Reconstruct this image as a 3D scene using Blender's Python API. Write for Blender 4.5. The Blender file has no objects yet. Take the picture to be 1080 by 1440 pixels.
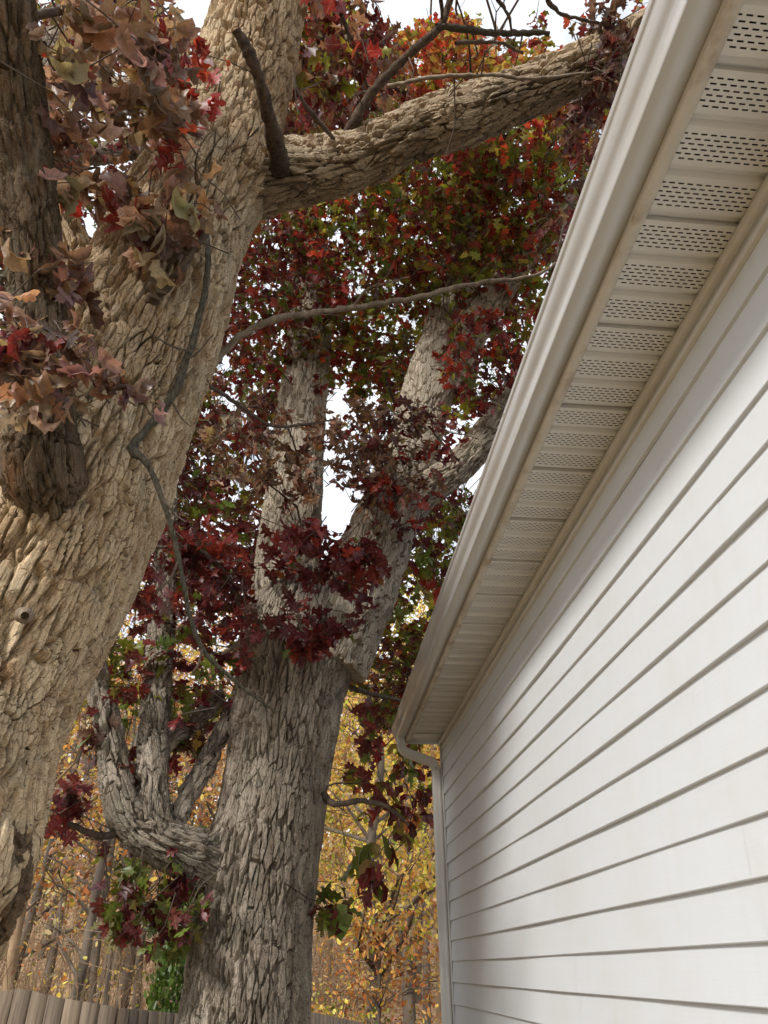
import bpy, math, random
import numpy as np
from mathutils import Vector, Matrix
rng = np.random.default_rng(11)
random.seed(11)
scene = bpy.context.scene
COL = scene.collection

# ------------------------------------------------------------------ camera
F_PX, PITCH, YAW, ROLL = 978.9, 0.5818, 0.0958, -0.0045      # focal length in px of a 1080x1440 frame
CAM = np.array([0.0, 0.0, 1.5])
fw = np.array([math.sin(YAW)*math.cos(PITCH), math.cos(YAW)*math.cos(PITCH), math.sin(PITCH)])
rt0 = np.array([math.cos(YAW), -math.sin(YAW), 0.0]); up0 = np.cross(rt0, fw)
rt = rt0*math.cos(ROLL)+up0*math.sin(ROLL); upv = -rt0*math.sin(ROLL)+up0*math.cos(ROLL)
cd = bpy.data.cameras.new('camera'); cam = bpy.data.objects.new('camera', cd); COL.objects.link(cam)
cd.sensor_fit = 'VERTICAL'; cd.sensor_height = 24.0; cd.lens = F_PX/1440*24.0
cd.clip_start = 0.05; cd.clip_end = 2000
cam.matrix_world = Matrix(((rt[0], upv[0], -fw[0], CAM[0]), (rt[1], upv[1], -fw[1], CAM[1]), (rt[2], upv[2], -fw[2], CAM[2]), (0, 0, 0, 1)))
scene.camera = cam

# ------------------------------------------------------------------ world, sun, exposure
SUN_EL, SUN_AZ = math.radians(36), math.radians(224)       # azimuth clockwise from +Y: behind the camera, a little to its left
sdir = Vector((math.sin(SUN_AZ)*math.cos(SUN_EL), math.cos(SUN_AZ)*math.cos(SUN_EL), math.sin(SUN_EL)))
world = bpy.data.worlds.new('World'); scene.world = world; world.use_nodes = True
wn, wl = world.node_tree.nodes, world.node_tree.links
for n in list(wn): wn.remove(n)
out = wn.new('ShaderNodeOutputWorld'); bg = wn.new('ShaderNodeBackground'); bg.inputs[1].default_value = 0.12
sky = wn.new('ShaderNodeTexSky'); sky.sky_type = 'NISHITA'; sky.sun_disc = False
sky.sun_elevation = SUN_EL; sky.sun_rotation = SUN_AZ; sky.air_density = 1.0; sky.dust_density = 1.5
tc = wn.new('ShaderNodeTexCoord'); nz = wn.new('ShaderNodeTexNoise')
nz.inputs['Scale'].default_value = 3.2; nz.inputs['Detail'].default_value = 7; nz.inputs['Roughness'].default_value = .58
cr = wn.new('ShaderNodeValToRGB'); cr.color_ramp.elements[0].position = .33; cr.color_ramp.elements[1].position = .52; cr.color_ramp.elements[0].color = (.42, .42, .42, 1)
mixc = wn.new('ShaderNodeMix'); mixc.data_type = 'RGBA'
mixc.inputs['B'].default_value = (6.3, 6.6, 7.0, 1)
wl.new(tc.outputs['Generated'], nz.inputs['Vector']); wl.new(nz.outputs['Fac'], cr.inputs[0])
wl.new(cr.outputs[0], mixc.inputs['Factor']); wl.new(sky.outputs[0], mixc.inputs['A'])
wl.new(mixc.outputs['Result'], bg.inputs[0]); wl.new(bg.outputs[0], out.inputs[0])
sl = bpy.data.lights.new('sun', 'SUN'); sl.energy = 2.7; sl.angle = math.radians(10); sl.color = (1.0, .965, .915)
so = bpy.data.objects.new('sun', sl); COL.objects.link(so)
so.rotation_euler = (-sdir).to_track_quat('-Z', 'Y').to_euler(); so.location = (-3, -6, 8)
scene.view_settings.view_transform = 'Standard'; scene.view_settings.look = 'None'
scene.view_settings.exposure = 0.62; scene.view_settings.gamma = 1.0
scene.render.engine = 'CYCLES'
scene.cycles.max_bounces = 5; scene.cycles.diffuse_bounces = 3; scene.cycles.glossy_bounces = 2
scene.cycles.transmission_bounces = 4; scene.cycles.transparent_max_bounces = 4
scene.cycles.use_denoising = True
scene.cycles.use_adaptive_sampling = True; scene.cycles.adaptive_threshold = .03

# ------------------------------------------------------------------ helpers
def ray(px, py):
    v = rt*((px-540)/F_PX)+upv*((720-py)/F_PX)+fw
    return v/np.linalg.norm(v)
def P(px, py, D):                       # point at distance D along the sight line of a pixel
    return CAM+ray(px, py)*D
def PR(px, py, rho):                    # point at horizontal range rho
    v = ray(px, py); return CAM+v*(rho/math.hypot(v[0], v[1]))
def proj(X):
    d = X-CAM; z = d@fw
    return 540+F_PX*(d@rt)/z, 720-F_PX*(d@upv)/z, z

def mesh_np(name, V, quads=None, tris=None, attrs=None, smooth=True):
    V = np.asarray(V, dtype=np.float32).reshape(-1, 3)
    loops, starts, totals = [], [], []
    o = 0
    if quads is not None and len(quads):
        q = np.asarray(quads, dtype=np.int32).reshape(-1, 4)
        loops.append(q.ravel()); starts.append(np.arange(len(q))*4); totals.append(np.full(len(q), 4)); o = len(q)*4
    if tris is not None and len(tris):
        t = np.asarray(tris, dtype=np.int32).reshape(-1, 3)
        loops.append(t.ravel()); starts.append(o+np.arange(len(t))*3); totals.append(np.full(len(t), 3))
    L = np.concatenate(loops); S = np.concatenate(starts)
    me = bpy.data.meshes.new(name)
    me.vertices.add(len(V)); me.vertices.foreach_set('co', V.ravel())
    me.loops.add(len(L)); me.loops.foreach_set('vertex_index', L.astype(np.int32))
    me.polygons.add(len(S)); me.polygons.foreach_set('loop_start', S.astype(np.int32))
    me.update(calc_edges=True)
    if smooth: me.polygons.foreach_set('use_smooth', np.ones(len(S), dtype=bool))
    for k, a in (attrs or {}).items():
        a = np.asarray(a, dtype=np.float32)
        if a.shape[1] == 4:
            at = me.attributes.new(k, 'FLOAT_COLOR', 'POINT'); at.data.foreach_set('color', a.ravel())
        else:
            at = me.attributes.new(k, 'FLOAT_VECTOR', 'POINT'); at.data.foreach_set('vector', a.ravel())
    me.validate(); return me
def link(name, me, mat=None, parent=None, kind=None):
    o = bpy.data.objects.new(name, me); COL.objects.link(o)
    if mat is not None and me is not None and not me.materials: me.materials.append(mat)
    if parent is not None: o.parent = parent
    if kind: o['kind'] = kind
    return o
def thing(name, label, cat, group=None, loc=(0, 0, 0)):
    o = bpy.data.objects.new(name, None); COL.objects.link(o); o.location = loc
    o['label'] = label; o['category'] = cat
    if group: o['group'] = group
    return o
def put(o, parent):                     # parent keeping world placement
    o.parent = parent; o.matrix_parent_inverse = Matrix.Translation(parent.location).inverted(); return o

class MB:                               # collects boxes and extrusions
    def __init__(s): s.v = []; s.q = []; s.t = []
    def box(s, x0, x1, y0, y1, z0, z1):
        b = len(s.v)
        s.v += [(x0, y0, z0), (x1, y0, z0), (x1, y1, z0), (x0, y1, z0), (x0, y0, z1), (x1, y0, z1), (x1, y1, z1), (x0, y1, z1)]
        s.q += [(b+3, b+2, b+1, b), (b+4, b+5, b+6, b+7), (b, b+1, b+5, b+4), (b+1, b+2, b+6, b+5), (b+2, b+3, b+7, b+6), (b+3, b, b+4, b+7)]
    def extrude(s, prof, ys, closed=False, fn=None, caps=False):    # prof of (x,z) swept along y
        b = len(s.v); n = len(prof)
        for y in ys:
            for (x, z) in prof:
                p = (x, y, z)
                s.v.append(fn(*p) if fn else p)
        m = n if closed else n-1
        for i in range(len(ys)-1):
            for j in range(m):
                k = (j+1) % n
                s.q.append((b+i*n+j, b+i*n+k, b+(i+1)*n+k, b+(i+1)*n+j))
        if caps:
            for base in (b, b+(len(ys)-1)*n):
                for j in range(1, n-1): s.t.append((base, base+j, base+j+1))
    def mesh(s, name, smooth=False): return mesh_np(name, s.v, s.q, s.t, smooth=smooth)

def smooth_path(pts, radii, ds, coarse=()):
    pts = np.asarray(pts, float); radii = np.asarray(radii, float)
    n = len(pts); ext = np.vstack([2*pts[0]-pts[1], pts, 2*pts[-1]-pts[-2]])
    er = np.concatenate([[radii[0]], radii, [radii[-1]]])
    oP, oR = [], []
    for i in range(n-1):
        p0, p1, p2, p3 = ext[i:i+4]; r0, r1, r2, r3 = er[i:i+4]
        k = max(2, int(np.linalg.norm(p2-p1)/(ds*4 if i in coarse else ds)))
        for t in np.arange(k)/k:
            t2, t3 = t*t, t*t*t
            oP.append(.5*((2*p1)+(-p0+p2)*t+(2*p0-5*p1+4*p2-p3)*t2+(-p0+3*p1-3*p2+p3)*t3))
            oR.append(r1+(r2-r1)*(3*t2-2*t3))
    oP.append(pts[-1]); oR.append(radii[-1])
    return np.array(oP), np.array(oR)
def frames(C):
    T = np.gradient(C, axis=0); T /= np.linalg.norm(T, axis=1)[:, None]
    N = np.zeros_like(T); a = np.array([1., 0, 0]) if abs(T[0][0]) < .8 else np.array([0, 1., 0])
    n = a-T[0]*(a@T[0]); n /= np.linalg.norm(n); N[0] = n
    for i in range(1, len(C)):
        n = N[i-1]-T[i]*(N[i-1]@T[i]); N[i] = n/np.linalg.norm(n)
    return T, N, np.cross(T, N)
def lump(th, s, seed, f=1.0):           # cheap smooth irregularity of a stem
    r = np.random.default_rng(seed); v = 0
    for k in range(1, 6):
        a, b, c = r.uniform(0, 6.28, 3)
        v = v+np.sin(k*th+a+1.3*np.sin(s*f*r.uniform(.7, 2.2)+b))*np.sin(s*f*r.uniform(1.0, 3.5)+c)/k**.9
    return v*.5
def stem_mesh(name, pts, radii, ds=.01, da=.008, seed=1, lumps=.03, tip=True, bumps=(), coarse=()):
    C, R = smooth_path(pts, radii, ds, coarse)
    T, N, B = frames(C)
    s = np.concatenate([[0], np.cumsum(np.linalg.norm(np.diff(C, axis=0), axis=1))])
    na = int(np.clip(2*math.pi*R.mean()/da, 6, 640))
    th = np.arange(na)/na*2*math.pi
    if na > 120:                        # finer bark towards the yard, coarser on the far side
        k = len(C)//2; v = CAM-C[k]; c0 = math.atan2(v@B[k], v@N[k]); nb = na//7
        th = c0+np.concatenate([np.linspace(-1.8, 1.8, na-nb, endpoint=False), np.linspace(1.8, 2*math.pi-1.8, nb, endpoint=False)])
    TH, S = np.meshgrid(th, s); RR = R[:, None]*(1+lumps*lump(TH, S, seed))
    D = np.cos(TH)[..., None]*N[:, None, :]+np.sin(TH)[..., None]*B[:, None, :]
    V = C[:, None, :]+D*RR[..., None]
    for (bp, br, ba) in bumps:          # local swelling round a point
        d = np.linalg.norm(V-np.asarray(bp), axis=2)
        V = V+D*(ba*np.exp(-(d/br)**2))[..., None]
    bark = np.stack([np.cos(TH)*RR, np.sin(TH)*RR, S+0*TH], axis=2)+seed*3.7
    m = len(C); idx = np.arange(m*na).reshape(m, na); nx = np.roll(idx, -1, axis=1)
    q = np.stack([idx[:-1], nx[:-1], nx[1:], idx[1:]], axis=2).reshape(-1, 4)
    V = V.reshape(-1, 3); bark = bark.reshape(-1, 3); tr = None
    if tip:
        V = np.vstack([V, C[-1]+T[-1]*R[-1]*.5, C[0]]); bark = np.vstack([bark, bark[-1], bark[0]])
        a = m*na
        tr = [(idx[-1, j], nx[-1, j], a) for j in range(na)]+[(nx[0, j], idx[0, j], a+1) for j in range(na)]
    return mesh_np(name, V, q, tr, attrs={'bark': bark})
class Tubes:                            # many thin tubes in one mesh
    def __init__(s): s.V = []; s.Q = []; s.n = 0
    def add(s, C, R, na=4):
        C = np.asarray(C, float); T, N, B = frames(C)
        th = np.arange(na)/na*2*math.pi; R = np.asarray(R, float)
        V = C[:, None, :]+(np.cos(th)[None, :, None]*N[:, None, :]+np.sin(th)[None, :, None]*B[:, None, :])*R[:, None, None]
        m = len(C); idx = np.arange(m*na).reshape(m, na)+s.n; nx = np.roll(idx, -1, axis=1)
        s.Q.append(np.stack([idx[:-1], nx[:-1], nx[1:], idx[1:]], axis=2).reshape(-1, 4)); s.V.append(V.reshape(-1, 3)); s.n += m*na
    def mesh(s, name):
        V = np.vstack(s.V); return mesh_np(name, V, np.vstack(s.Q), attrs={'bark': V})

# ------------------------------------------------------------------ materials
def new_mat(name):
    m = bpy.data.materials.new(name); m.use_nodes = True
    nt = m.node_tree; return m, nt.nodes, nt.links, nt.nodes['Principled BSDF'], nt.nodes['Material Output']
def node(ns, t, **kw):
    n = ns.new(t)
    for k, v in kw.items():
        if k.startswith('i_'):
            key = k[2:]; n.inputs[int(key) if key.isdigit() else key].default_value = v
        else: setattr(n, k, v)
    return n
def math_n(ns, ls, op, a, b=None, c=None, clamp=False):
    n = ns.new('ShaderNodeMath'); n.operation = op; n.use_clamp = clamp
    for i, x in enumerate((a, b, c)):
        if x is None: continue
        if isinstance(x, (int, float)): n.inputs[i].default_value = x
        else: ls.new(x, n.inputs[i])
    return n.outputs[0]
def mix_c(ns, ls, f, a, b, mode='MIX'):
    n = ns.new('ShaderNodeMix'); n.data_type = 'RGBA'; n.blend_type = mode
    for key, x in (('Factor', f), ('A', a), ('B', b)):
        if isinstance(x, (int, float)): n.inputs[key].default_value = x
        elif isinstance(x, tuple): n.inputs[key].default_value = x+(1,) if len(x) == 3 else x
        else: ls.new(x, n.inputs[key])
    return n.outputs['Result']
def ramp(ns, ls, x, p0, p1, c0=(0, 0, 0), c1=(1, 1, 1)):
    n = ns.new('ShaderNodeValToRGB'); e = n.color_ramp.elements
    e[0].position, e[1].position = p0, p1; e[0].color = c0+(1,); e[1].color = c1+(1,)
    ls.new(x, n.inputs[0]); return n.outputs[0]
def noise_t(ns, ls, vec, scale, detail=4, rough=.55, out='Fac'):
    n = node(ns, 'ShaderNodeTexNoise'); n.inputs['Scale'].default_value = scale
    n.inputs['Detail'].default_value = detail; n.inputs['Roughness'].default_value = rough
    if vec is not None: ls.new(vec, n.inputs['Vector'])
    return n.outputs[out]

def bark_mat(name, w, l, depth, base, pale, rust, lich=.5, fine=.004, tilt=.35, dark=None, darkamt=.5):
    """w,l: width and length of a bark plate in metres; depth: of the cracks"""
    m, ns, ls, bs, out = new_mat(name)
    at = node(ns, 'ShaderNodeAttribute', attribute_name='bark'); v = at.outputs['Vector']
    # wobble, then stretch along the stem
    nw = node(ns, 'ShaderNodeTexNoise'); ls.new(v, nw.inputs['Vector']); nw.inputs['Scale'].default_value = .55/w*.35; nw.inputs['Detail'].default_value = 3
    sub = node(ns, 'ShaderNodeVectorMath', operation='SUBTRACT'); ls.new(nw.outputs['Color'], sub.inputs[0]); sub.inputs[1].default_value = (.5, .5, .5)
    sc = node(ns, 'ShaderNodeVectorMath', operation='MULTIPLY'); ls.new(sub.outputs[0], sc.inputs[0]); sc.inputs[1].default_value = (w*.9, w*.9, w*2.6)
    ad = node(ns, 'ShaderNodeVectorMath', operation='ADD'); ls.new(v, ad.inputs[0]); ls.new(sc.outputs[0], ad.inputs[1])
    st = node(ns, 'ShaderNodeVectorMath', operation='MULTIPLY'); ls.new(ad.outputs[0], st.inputs[0]); st.inputs[1].default_value = (1/w, 1/w, 1/l)
    u = st.outputs[0]
    ve = node(ns, 'ShaderNodeTexVoronoi', feature='DISTANCE_TO_EDGE'); ls.new(u, ve.inputs['Vector']); ve.inputs['Scale'].default_value = 1.0; ve.inputs['Randomness'].default_value = .95
    vf = node(ns, 'ShaderNodeTexVoronoi', feature='F1'); ls.new(u, vf.inputs['Vector']); vf.inputs['Scale'].default_value = 1.0; vf.inputs['Randomness'].default_value = .95
    # second, finer set of cracks
    st2 = node(ns, 'ShaderNodeVectorMath', operation='MULTIPLY'); ls.new(ad.outputs[0], st2.inputs[0]); st2.inputs[1].default_value = (2.3/w, 2.3/w, 2.6/l)
    ve2 = node(ns, 'ShaderNodeTexVoronoi', feature='DISTANCE_TO_EDGE'); ls.new(st2.outputs[0], ve2.inputs['Vector']); ve2.inputs['Scale'].default_value = 1.0
    vf2 = node(ns, 'ShaderNodeTexVoronoi', feature='F1'); ls.new(st2.outputs[0], vf2.inputs['Vector']); vf2.inputs['Scale'].default_value = 1.0
    sepc = node(ns, 'ShaderNodeSeparateColor'); ls.new(vf.outputs['Color'], sepc.inputs[0])
    sepc2 = node(ns, 'ShaderNodeSeparateColor'); ls.new(vf2.outputs['Color'], sepc2.inputs[0])
    # crack width varies over the stem
    cw = noise_t(ns, ls, v, 3.5, 2)
    cwid = math_n(ns, ls, 'MAXIMUM', math_n(ns, ls, 'MULTIPLY_ADD', cw, .8, -.26), .045)
    k1 = node(ns, 'ShaderNodeMapRange', interpolation_type='SMOOTHSTEP'); ls.new(ve.outputs['Distance'], k1.inputs['Value']); ls.new(cwid, k1.inputs['From Max']); k1.inputs['From Min'].default_value = 0.0
    k2 = node(ns, 'ShaderNodeMapRange', interpolation_type='SMOOTHSTEP'); ls.new(ve2.outputs['Distance'], k2.inputs['Value']); k2.inputs['From Min'].default_value = 0.0; k2.inputs['From Max'].default_value = .07
    # plates lift towards their lower end
    sx1 = node(ns, 'ShaderNodeSeparateXYZ'); ls.new(u, sx1.inputs[0]); sx2 = node(ns, 'ShaderNodeSeparateXYZ'); ls.new(vf.outputs['Position'], sx2.inputs[0])
    dz = math_n(ns, ls, 'SUBTRACT', sx2.outputs['Z'], sx1.outputs['Z'])
    plate = math_n(ns, ls, 'MULTIPLY_ADD', dz, tilt, math_n(ns, ls, 'MULTIPLY', sepc.outputs[0], .20))
    smk = node(ns, 'ShaderNodeVectorMath', operation='MULTIPLY'); ls.new(v, smk.inputs[0]); smk.inputs[1].default_value = (1, 1, .35)
    mk = node(ns, 'ShaderNodeMapRange', interpolation_type='SMOOTHSTEP'); ls.new(noise_t(ns, ls, smk.outputs[0], .75/w, 2), mk.inputs['Value'])
    mk.inputs['From Min'].default_value = .36; mk.inputs['From Max'].default_value = .56; mk.inputs['To Min'].default_value = .10; mk.inputs['To Max'].default_value = 1.0
    crack = math_n(ns, ls, 'MULTIPLY', math_n(ns, ls, 'SUBTRACT', 1.0, k1.outputs['Result']), mk.outputs['Result'])
    hp = math_n(ns, ls, 'SUBTRACT', math_n(ns, ls, 'ADD', plate, .9), crack)
    h2 = math_n(ns, ls, 'MULTIPLY', math_n(ns, ls, 'MULTIPLY_ADD', sepc2.outputs[1], .14, .10), k2.outputs['Result'])
    hh = math_n(ns, ls, 'ADD', hp, h2)
    st3 = node(ns, 'ShaderNodeVectorMath', operation='MULTIPLY'); ls.new(v, st3.inputs[0]); st3.inputs[1].default_value = (1, 1, .45)
    nf = noise_t(ns, ls, st3.outputs[0], 75, 5, .65)
    hfin = math_n(ns, ls, 'ADD', math_n(ns, ls, 'MULTIPLY', hh, depth), math_n(ns, ls, 'MULTIPLY', nf, fine))
    dp = node(ns, 'ShaderNodeDisplacement'); ls.new(hfin, dp.inputs['Height']); dp.inputs['Midlevel'].default_value = depth*.7; dp.inputs['Scale'].default_value = 1.0
    ls.new(dp.outputs[0], out.inputs['Displacement']); m.displacement_method = 'BOTH'
    # colour: plates differ, rust where plates have fallen, grey-green lichen
    c = mix_c(ns, ls, math_n(ns, ls, 'MULTIPLY', sepc.outputs[2], .8), base, pale)
    c = mix_c(ns, ls, math_n(ns, ls, 'MULTIPLY', ramp(ns, ls, noise_t(ns, ls, st3.outputs[0], 9, 4), .55, .72), .6), c, rust)
    lic = math_n(ns, ls, 'MULTIPLY', ramp(ns, ls, noise_t(ns, ls, v, 5.5, 6, .7), .5, .62), lich)
    c = mix_c(ns, ls, lic, c, (.34, .34, .27))
    if dark:
        dk = math_n(ns, ls, 'MULTIPLY', ramp(ns, ls, noise_t(ns, ls, v, 2.1, 5, .65), .55, .68), darkamt)
        c = mix_c(ns, ls, dk, c, dark)
    gr = noise_t(ns, ls, v, 140, 3, .7)
    c = mix_c(ns, ls, 1.0, c, ramp(ns, ls, gr, .25, .75, (.55, .54, .53), (1.3, 1.28, 1.25)), 'MULTIPLY')
    c = mix_c(ns, ls, 1.0, c, ramp(ns, ls, noise_t(ns, ls, v, 380, 2, .7), .3, .7, (.72, .72, .72), (1.2, 1.2, 1.2)), 'MULTIPLY')
    ls.new(c, bs.inputs['Base Color']); bs.inputs['Roughness'].default_value = .92; bs.inputs['Specular IOR Level'].default_value = .15
    return m

def plain_bark(name, c0, c1, scale=14, bump=.35):
    m, ns, ls, bs, out = new_mat(name)
    at = node(ns, 'ShaderNodeAttribute', attribute_name='bark'); v = at.outputs['Vector']
    mp = node(ns, 'ShaderNodeVectorMath', operation='MULTIPLY'); ls.new(v, mp.inputs[0]); mp.inputs[1].default_value = (1, 1, .3)
    n1 = noise_t(ns, ls, mp.outputs[0], scale, 6, .65)
    ls.new(ramp(ns, ls, n1, .32, .68, c0, c1), bs.inputs['Base Color'])
    b = node(ns, 'ShaderNodeBump'); b.inputs['Strength'].default_value = bump; b.inputs['Distance'].default_value = .02
    ls.new(noise_t(ns, ls, mp.outputs[0], scale*3, 5, .7), b.inputs['Height']); ls.new(b.outputs[0], bs.inputs['Normal'])
    bs.inputs['Roughness'].default_value = .9; bs.inputs['Specular IOR Level'].default_value = .2
    return m

def leaf_mat(name, objcol=False, trans=.42, veins=True):
    m, ns, ls, bs, out = new_mat(name)
    if objcol: col = node(ns, 'ShaderNodeObjectInfo').outputs['Color']
    else: col = node(ns, 'ShaderNodeAttribute', attribute_name='lcol').outputs['Color']
    uv = node(ns, 'ShaderNodeAttribute', attribute_name='luv'); sx = node(ns, 'ShaderNodeSeparateXYZ'); ls.new(uv.outputs['Vector'], sx.inputs[0])
    if veins:
        ax = math_n(ns, ls, 'ABSOLUTE', sx.outputs['X'])
        mid = ramp(ns, ls, ax, .008, .022, (1, 1, 1), (0, 0, 0))
        la = math_n(ns, ls, 'FRACT', math_n(ns, ls, 'MULTIPLY', math_n(ns, ls, 'MULTIPLY_ADD', ax, -.62, sx.outputs['Y']), 5.6))
        lat = ramp(ns, ls, math_n(ns, ls, 'ABSOLUTE', math_n(ns, ls, 'SUBTRACT', la, .5)), .02, .07, (1, 1, 1), (0, 0, 0))
        vn = math_n(ns, ls, 'MAXIMUM', mid, math_n(ns, ls, 'MULTIPLY', lat, .6))
        col = mix_c(ns, ls, math_n(ns, ls, 'MULTIPLY', vn, .35), col, (.42, .27, .16))
        tcn = node(ns, 'ShaderNodeTexCoord'); blot = noise_t(ns, ls, tcn.outputs['Object'], 28, 4, .6)
        col = mix_c(ns, ls, 1.0, col, ramp(ns, ls, blot, .3, .7, (.62, .66, .62), (1.25, 1.15, 1.15)), 'MULTIPLY')
    ls.new(col, bs.inputs['Base Color']); bs.inputs['Roughness'].default_value = .42; bs.inputs['Specular IOR Level'].default_value = .5
    tb = node(ns, 'ShaderNodeBsdfTranslucent'); ls.new(mix_c(ns, ls, 1.0, col, (1.25, 1.1, .85), 'MULTIPLY'), tb.inputs['Color'])
    mx = node(ns, 'ShaderNodeMixShader'); mx.inputs[0].default_value = trans
    ls.new(bs.outputs[0], mx.inputs[1]); ls.new(tb.outputs[0], mx.inputs[2]); ls.new(mx.outputs[0], out.inputs['Surface'])
    return m

def vinyl_mat(name, col, rough=.45, stain=(.45, .36, .25), stain_amt=.1, grain=0.0, coat=0.0, sscale=3.0, spots=True):
    m, ns, ls, bs, out = new_mat(name)
    tcn = node(ns, 'ShaderNodeTexCoord'); v = tcn.outputs['Object']
    n1 = noise_t(ns, ls, v, sscale, 6, .6)
    c = mix_c(ns, ls, math_n(ns, ls, 'MULTIPLY', ramp(ns, ls, n1, .48, .72), stain_amt), col, stain)
    mp = node(ns, 'ShaderNodeVectorMath', operation='MULTIPLY'); ls.new(v, mp.inputs[0]); mp.inputs[1].default_value = (1, 9, 1.2)
    n2 = noise_t(ns, ls, mp.outputs[0], 2.2, 5, .6)
    c = mix_c(ns, ls, math_n(ns, ls, 'MULTIPLY', ramp(ns, ls, n2, .5, .75), stain_amt*.8), c, (.5, .46, .40))
    if spots:
        vo = node(ns, 'ShaderNodeTexVoronoi', feature='F1'); ls.new(v, vo.inputs['Vector']); vo.inputs['Scale'].default_value = 9.0
        sp = node(ns, 'ShaderNodeSeparateColor'); ls.new(vo.outputs['Color'], sp.inputs[0])
        dot = ramp(ns, ls, vo.outputs['Distance'], .012, .03, (1, 1, 1), (0, 0, 0))
        keep = math_n(ns, ls, 'GREATER_THAN', sp.outputs[0], .72)
        c = mix_c(ns, ls, math_n(ns, ls, 'MULTIPLY', math_n(ns, ls, 'MULTIPLY', dot, keep), .55), c, (.12, .09, .06))
    ls.new(c, bs.inputs['Base Color']); bs.inputs['Roughness'].default_value = rough
    bs.inputs['Specular IOR Level'].default_value = .4
    if coat: bs.inputs['Coat Weight'].default_value = coat; bs.inputs['Coat Roughness'].default_value = .12
    mg = node(ns, 'ShaderNodeVectorMath', operation='MULTIPLY'); ls.new(v, mg.inputs[0]); mg.inputs[1].default_value = (60, 5, 160)
    b = node(ns, 'ShaderNodeBump'); b.inputs['Strength'].default_value = grain; b.inputs['Distance'].default_value = .001
    ls.new(noise_t(ns, ls, mg.outputs[0], 1.0, 4, .6), b.inputs['Height'])
    b2 = node(ns, 'ShaderNodeBump'); b2.inputs['Strength'].default_value = .12; b2.inputs['Distance'].default_value = .02
    ls.new(noise_t(ns, ls, v, 3.3, 2, .5), b2.inputs['Height']); ls.new(b.outputs[0], b2.inputs['Normal'])
    ls.new(b2.outputs[0], bs.inputs['Normal'])
    return m

M = {}
M['bark1'] = bark_mat('pale_shaggy_bark', .042, .22, .050, (.46, .335, .205), (.70, .555, .375), (.25, .13, .06), lich=.3, dark=(.17, .125, .085), darkamt=.4, tilt=.14, fine=.006)
M['bark1d'] = bark_mat('brown_stem_bark', .034, .20, .026, (.10, .07, .045), (.22, .16, .105), (.17, .07, .022), lich=.2, dark=(.06, .042, .03), darkamt=.6, fine=.005, tilt=.14)
M['bark2'] = bark_mat('grey_ridged_bark_shaded', .034, .20, .044, (.25, .21, .165), (.48, .415, .34), (.17, .12, .08), lich=.3, dark=(.08, .075, .055), darkamt=.8, fine=.006, tilt=.14)  # shade on the lower trunk put into the colour, along with mossy dark patches
M['bark2u'] = bark_mat('pale_grey_bark_lit', .036, .18, .038, (.40, .34, .26), (.64, .56, .45), (.22, .15, .10), lich=.3, dark=(.12, .10, .075), darkamt=.5, fine=.006, tilt=.14)  # pale upper stems of the same oak, the light on them put into the colour
M['bark_limb'] = bark_mat('flaking_limb_bark', .036, .22, .044, (.36, .27, .18), (.58, .47, .33), (.13, .085, .05), lich=.2, dark=(.06, .047, .038), darkamt=.75, tilt=.45, fine=.006)
M['burl'] = bark_mat('knobbly_burl_bark', .030, .036, .022, (.12, .085, .055), (.26, .19, .125), (.17, .08, .03), lich=.2, dark=(.05, .037, .027), darkamt=.7, tilt=.2, fine=.008)
M['twig'] = plain_bark('twig_bark', (.06, .045, .035), (.17, .13, .10), 30)
M['lichen'] = plain_bark('lichened_branch_bark', (.042, .035, .026), (.20, .178, .125), 90, .9)
M['deadwood'] = plain_bark('dead_branch_bark', (.035, .026, .02), (.17, .115, .075), 40, .8)
M['palebranch'] = plain_bark('pale_branch_bark', (.16, .12, .085), (.36, .29, .21), 24)
M['woods_bark'] = plain_bark('woodland_bark', (.07, .055, .042), (.19, .155, .12), 6)
M['woods_bark2'] = plain_bark('ochre_woodland_bark', (.20, .13, .075), (.36, .255, .155), 6)
M['leaf_obj'] = leaf_mat('oak_leaf_single', True)
M['leaf'] = leaf_mat('oak_leaf_mass', False, trans=.45)
M['leaf_far'] = leaf_mat('woodland_leaf', False, trans=.45, veins=False)
M['siding'] = vinyl_mat('white_siding', (.615, .637, .655), .42, stain_amt=.13, grain=.25)
M['trim'] = vinyl_mat('white_trim', (.63, .615, .59), .4, stain_amt=.25, spots=False)
M['soffit'] = vinyl_mat('aged_white_soffit', (.66, .64, .61), .45, stain_amt=.16, spots=False)
M['fascia'] = vinyl_mat('stained_fascia_lip', (.56, .51, .43), .6, stain=(.24, .15, .08), stain_amt=.9, sscale=9, spots=False)
M['gutter'] = vinyl_mat('glossy_gutter_paint', (.52, .515, .505), .22, stain_amt=.28, coat=.5)
M['spout'] = vinyl_mat('downspout_paint', (.64, .63, .60), .35, stain_amt=.15)
M['dark_ply'] = plain_bark('attic_wood', (.05, .038, .026), (.10, .075, .05), 5)
M['shingle'] = plain_bark('roof_shingle', (.05, .05, .052), (.10, .10, .10), 30)
M['metal'] = vinyl_mat('galvanised_strap', (.55, .54, .52), .4, stain_amt=.2, spots=False)

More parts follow.
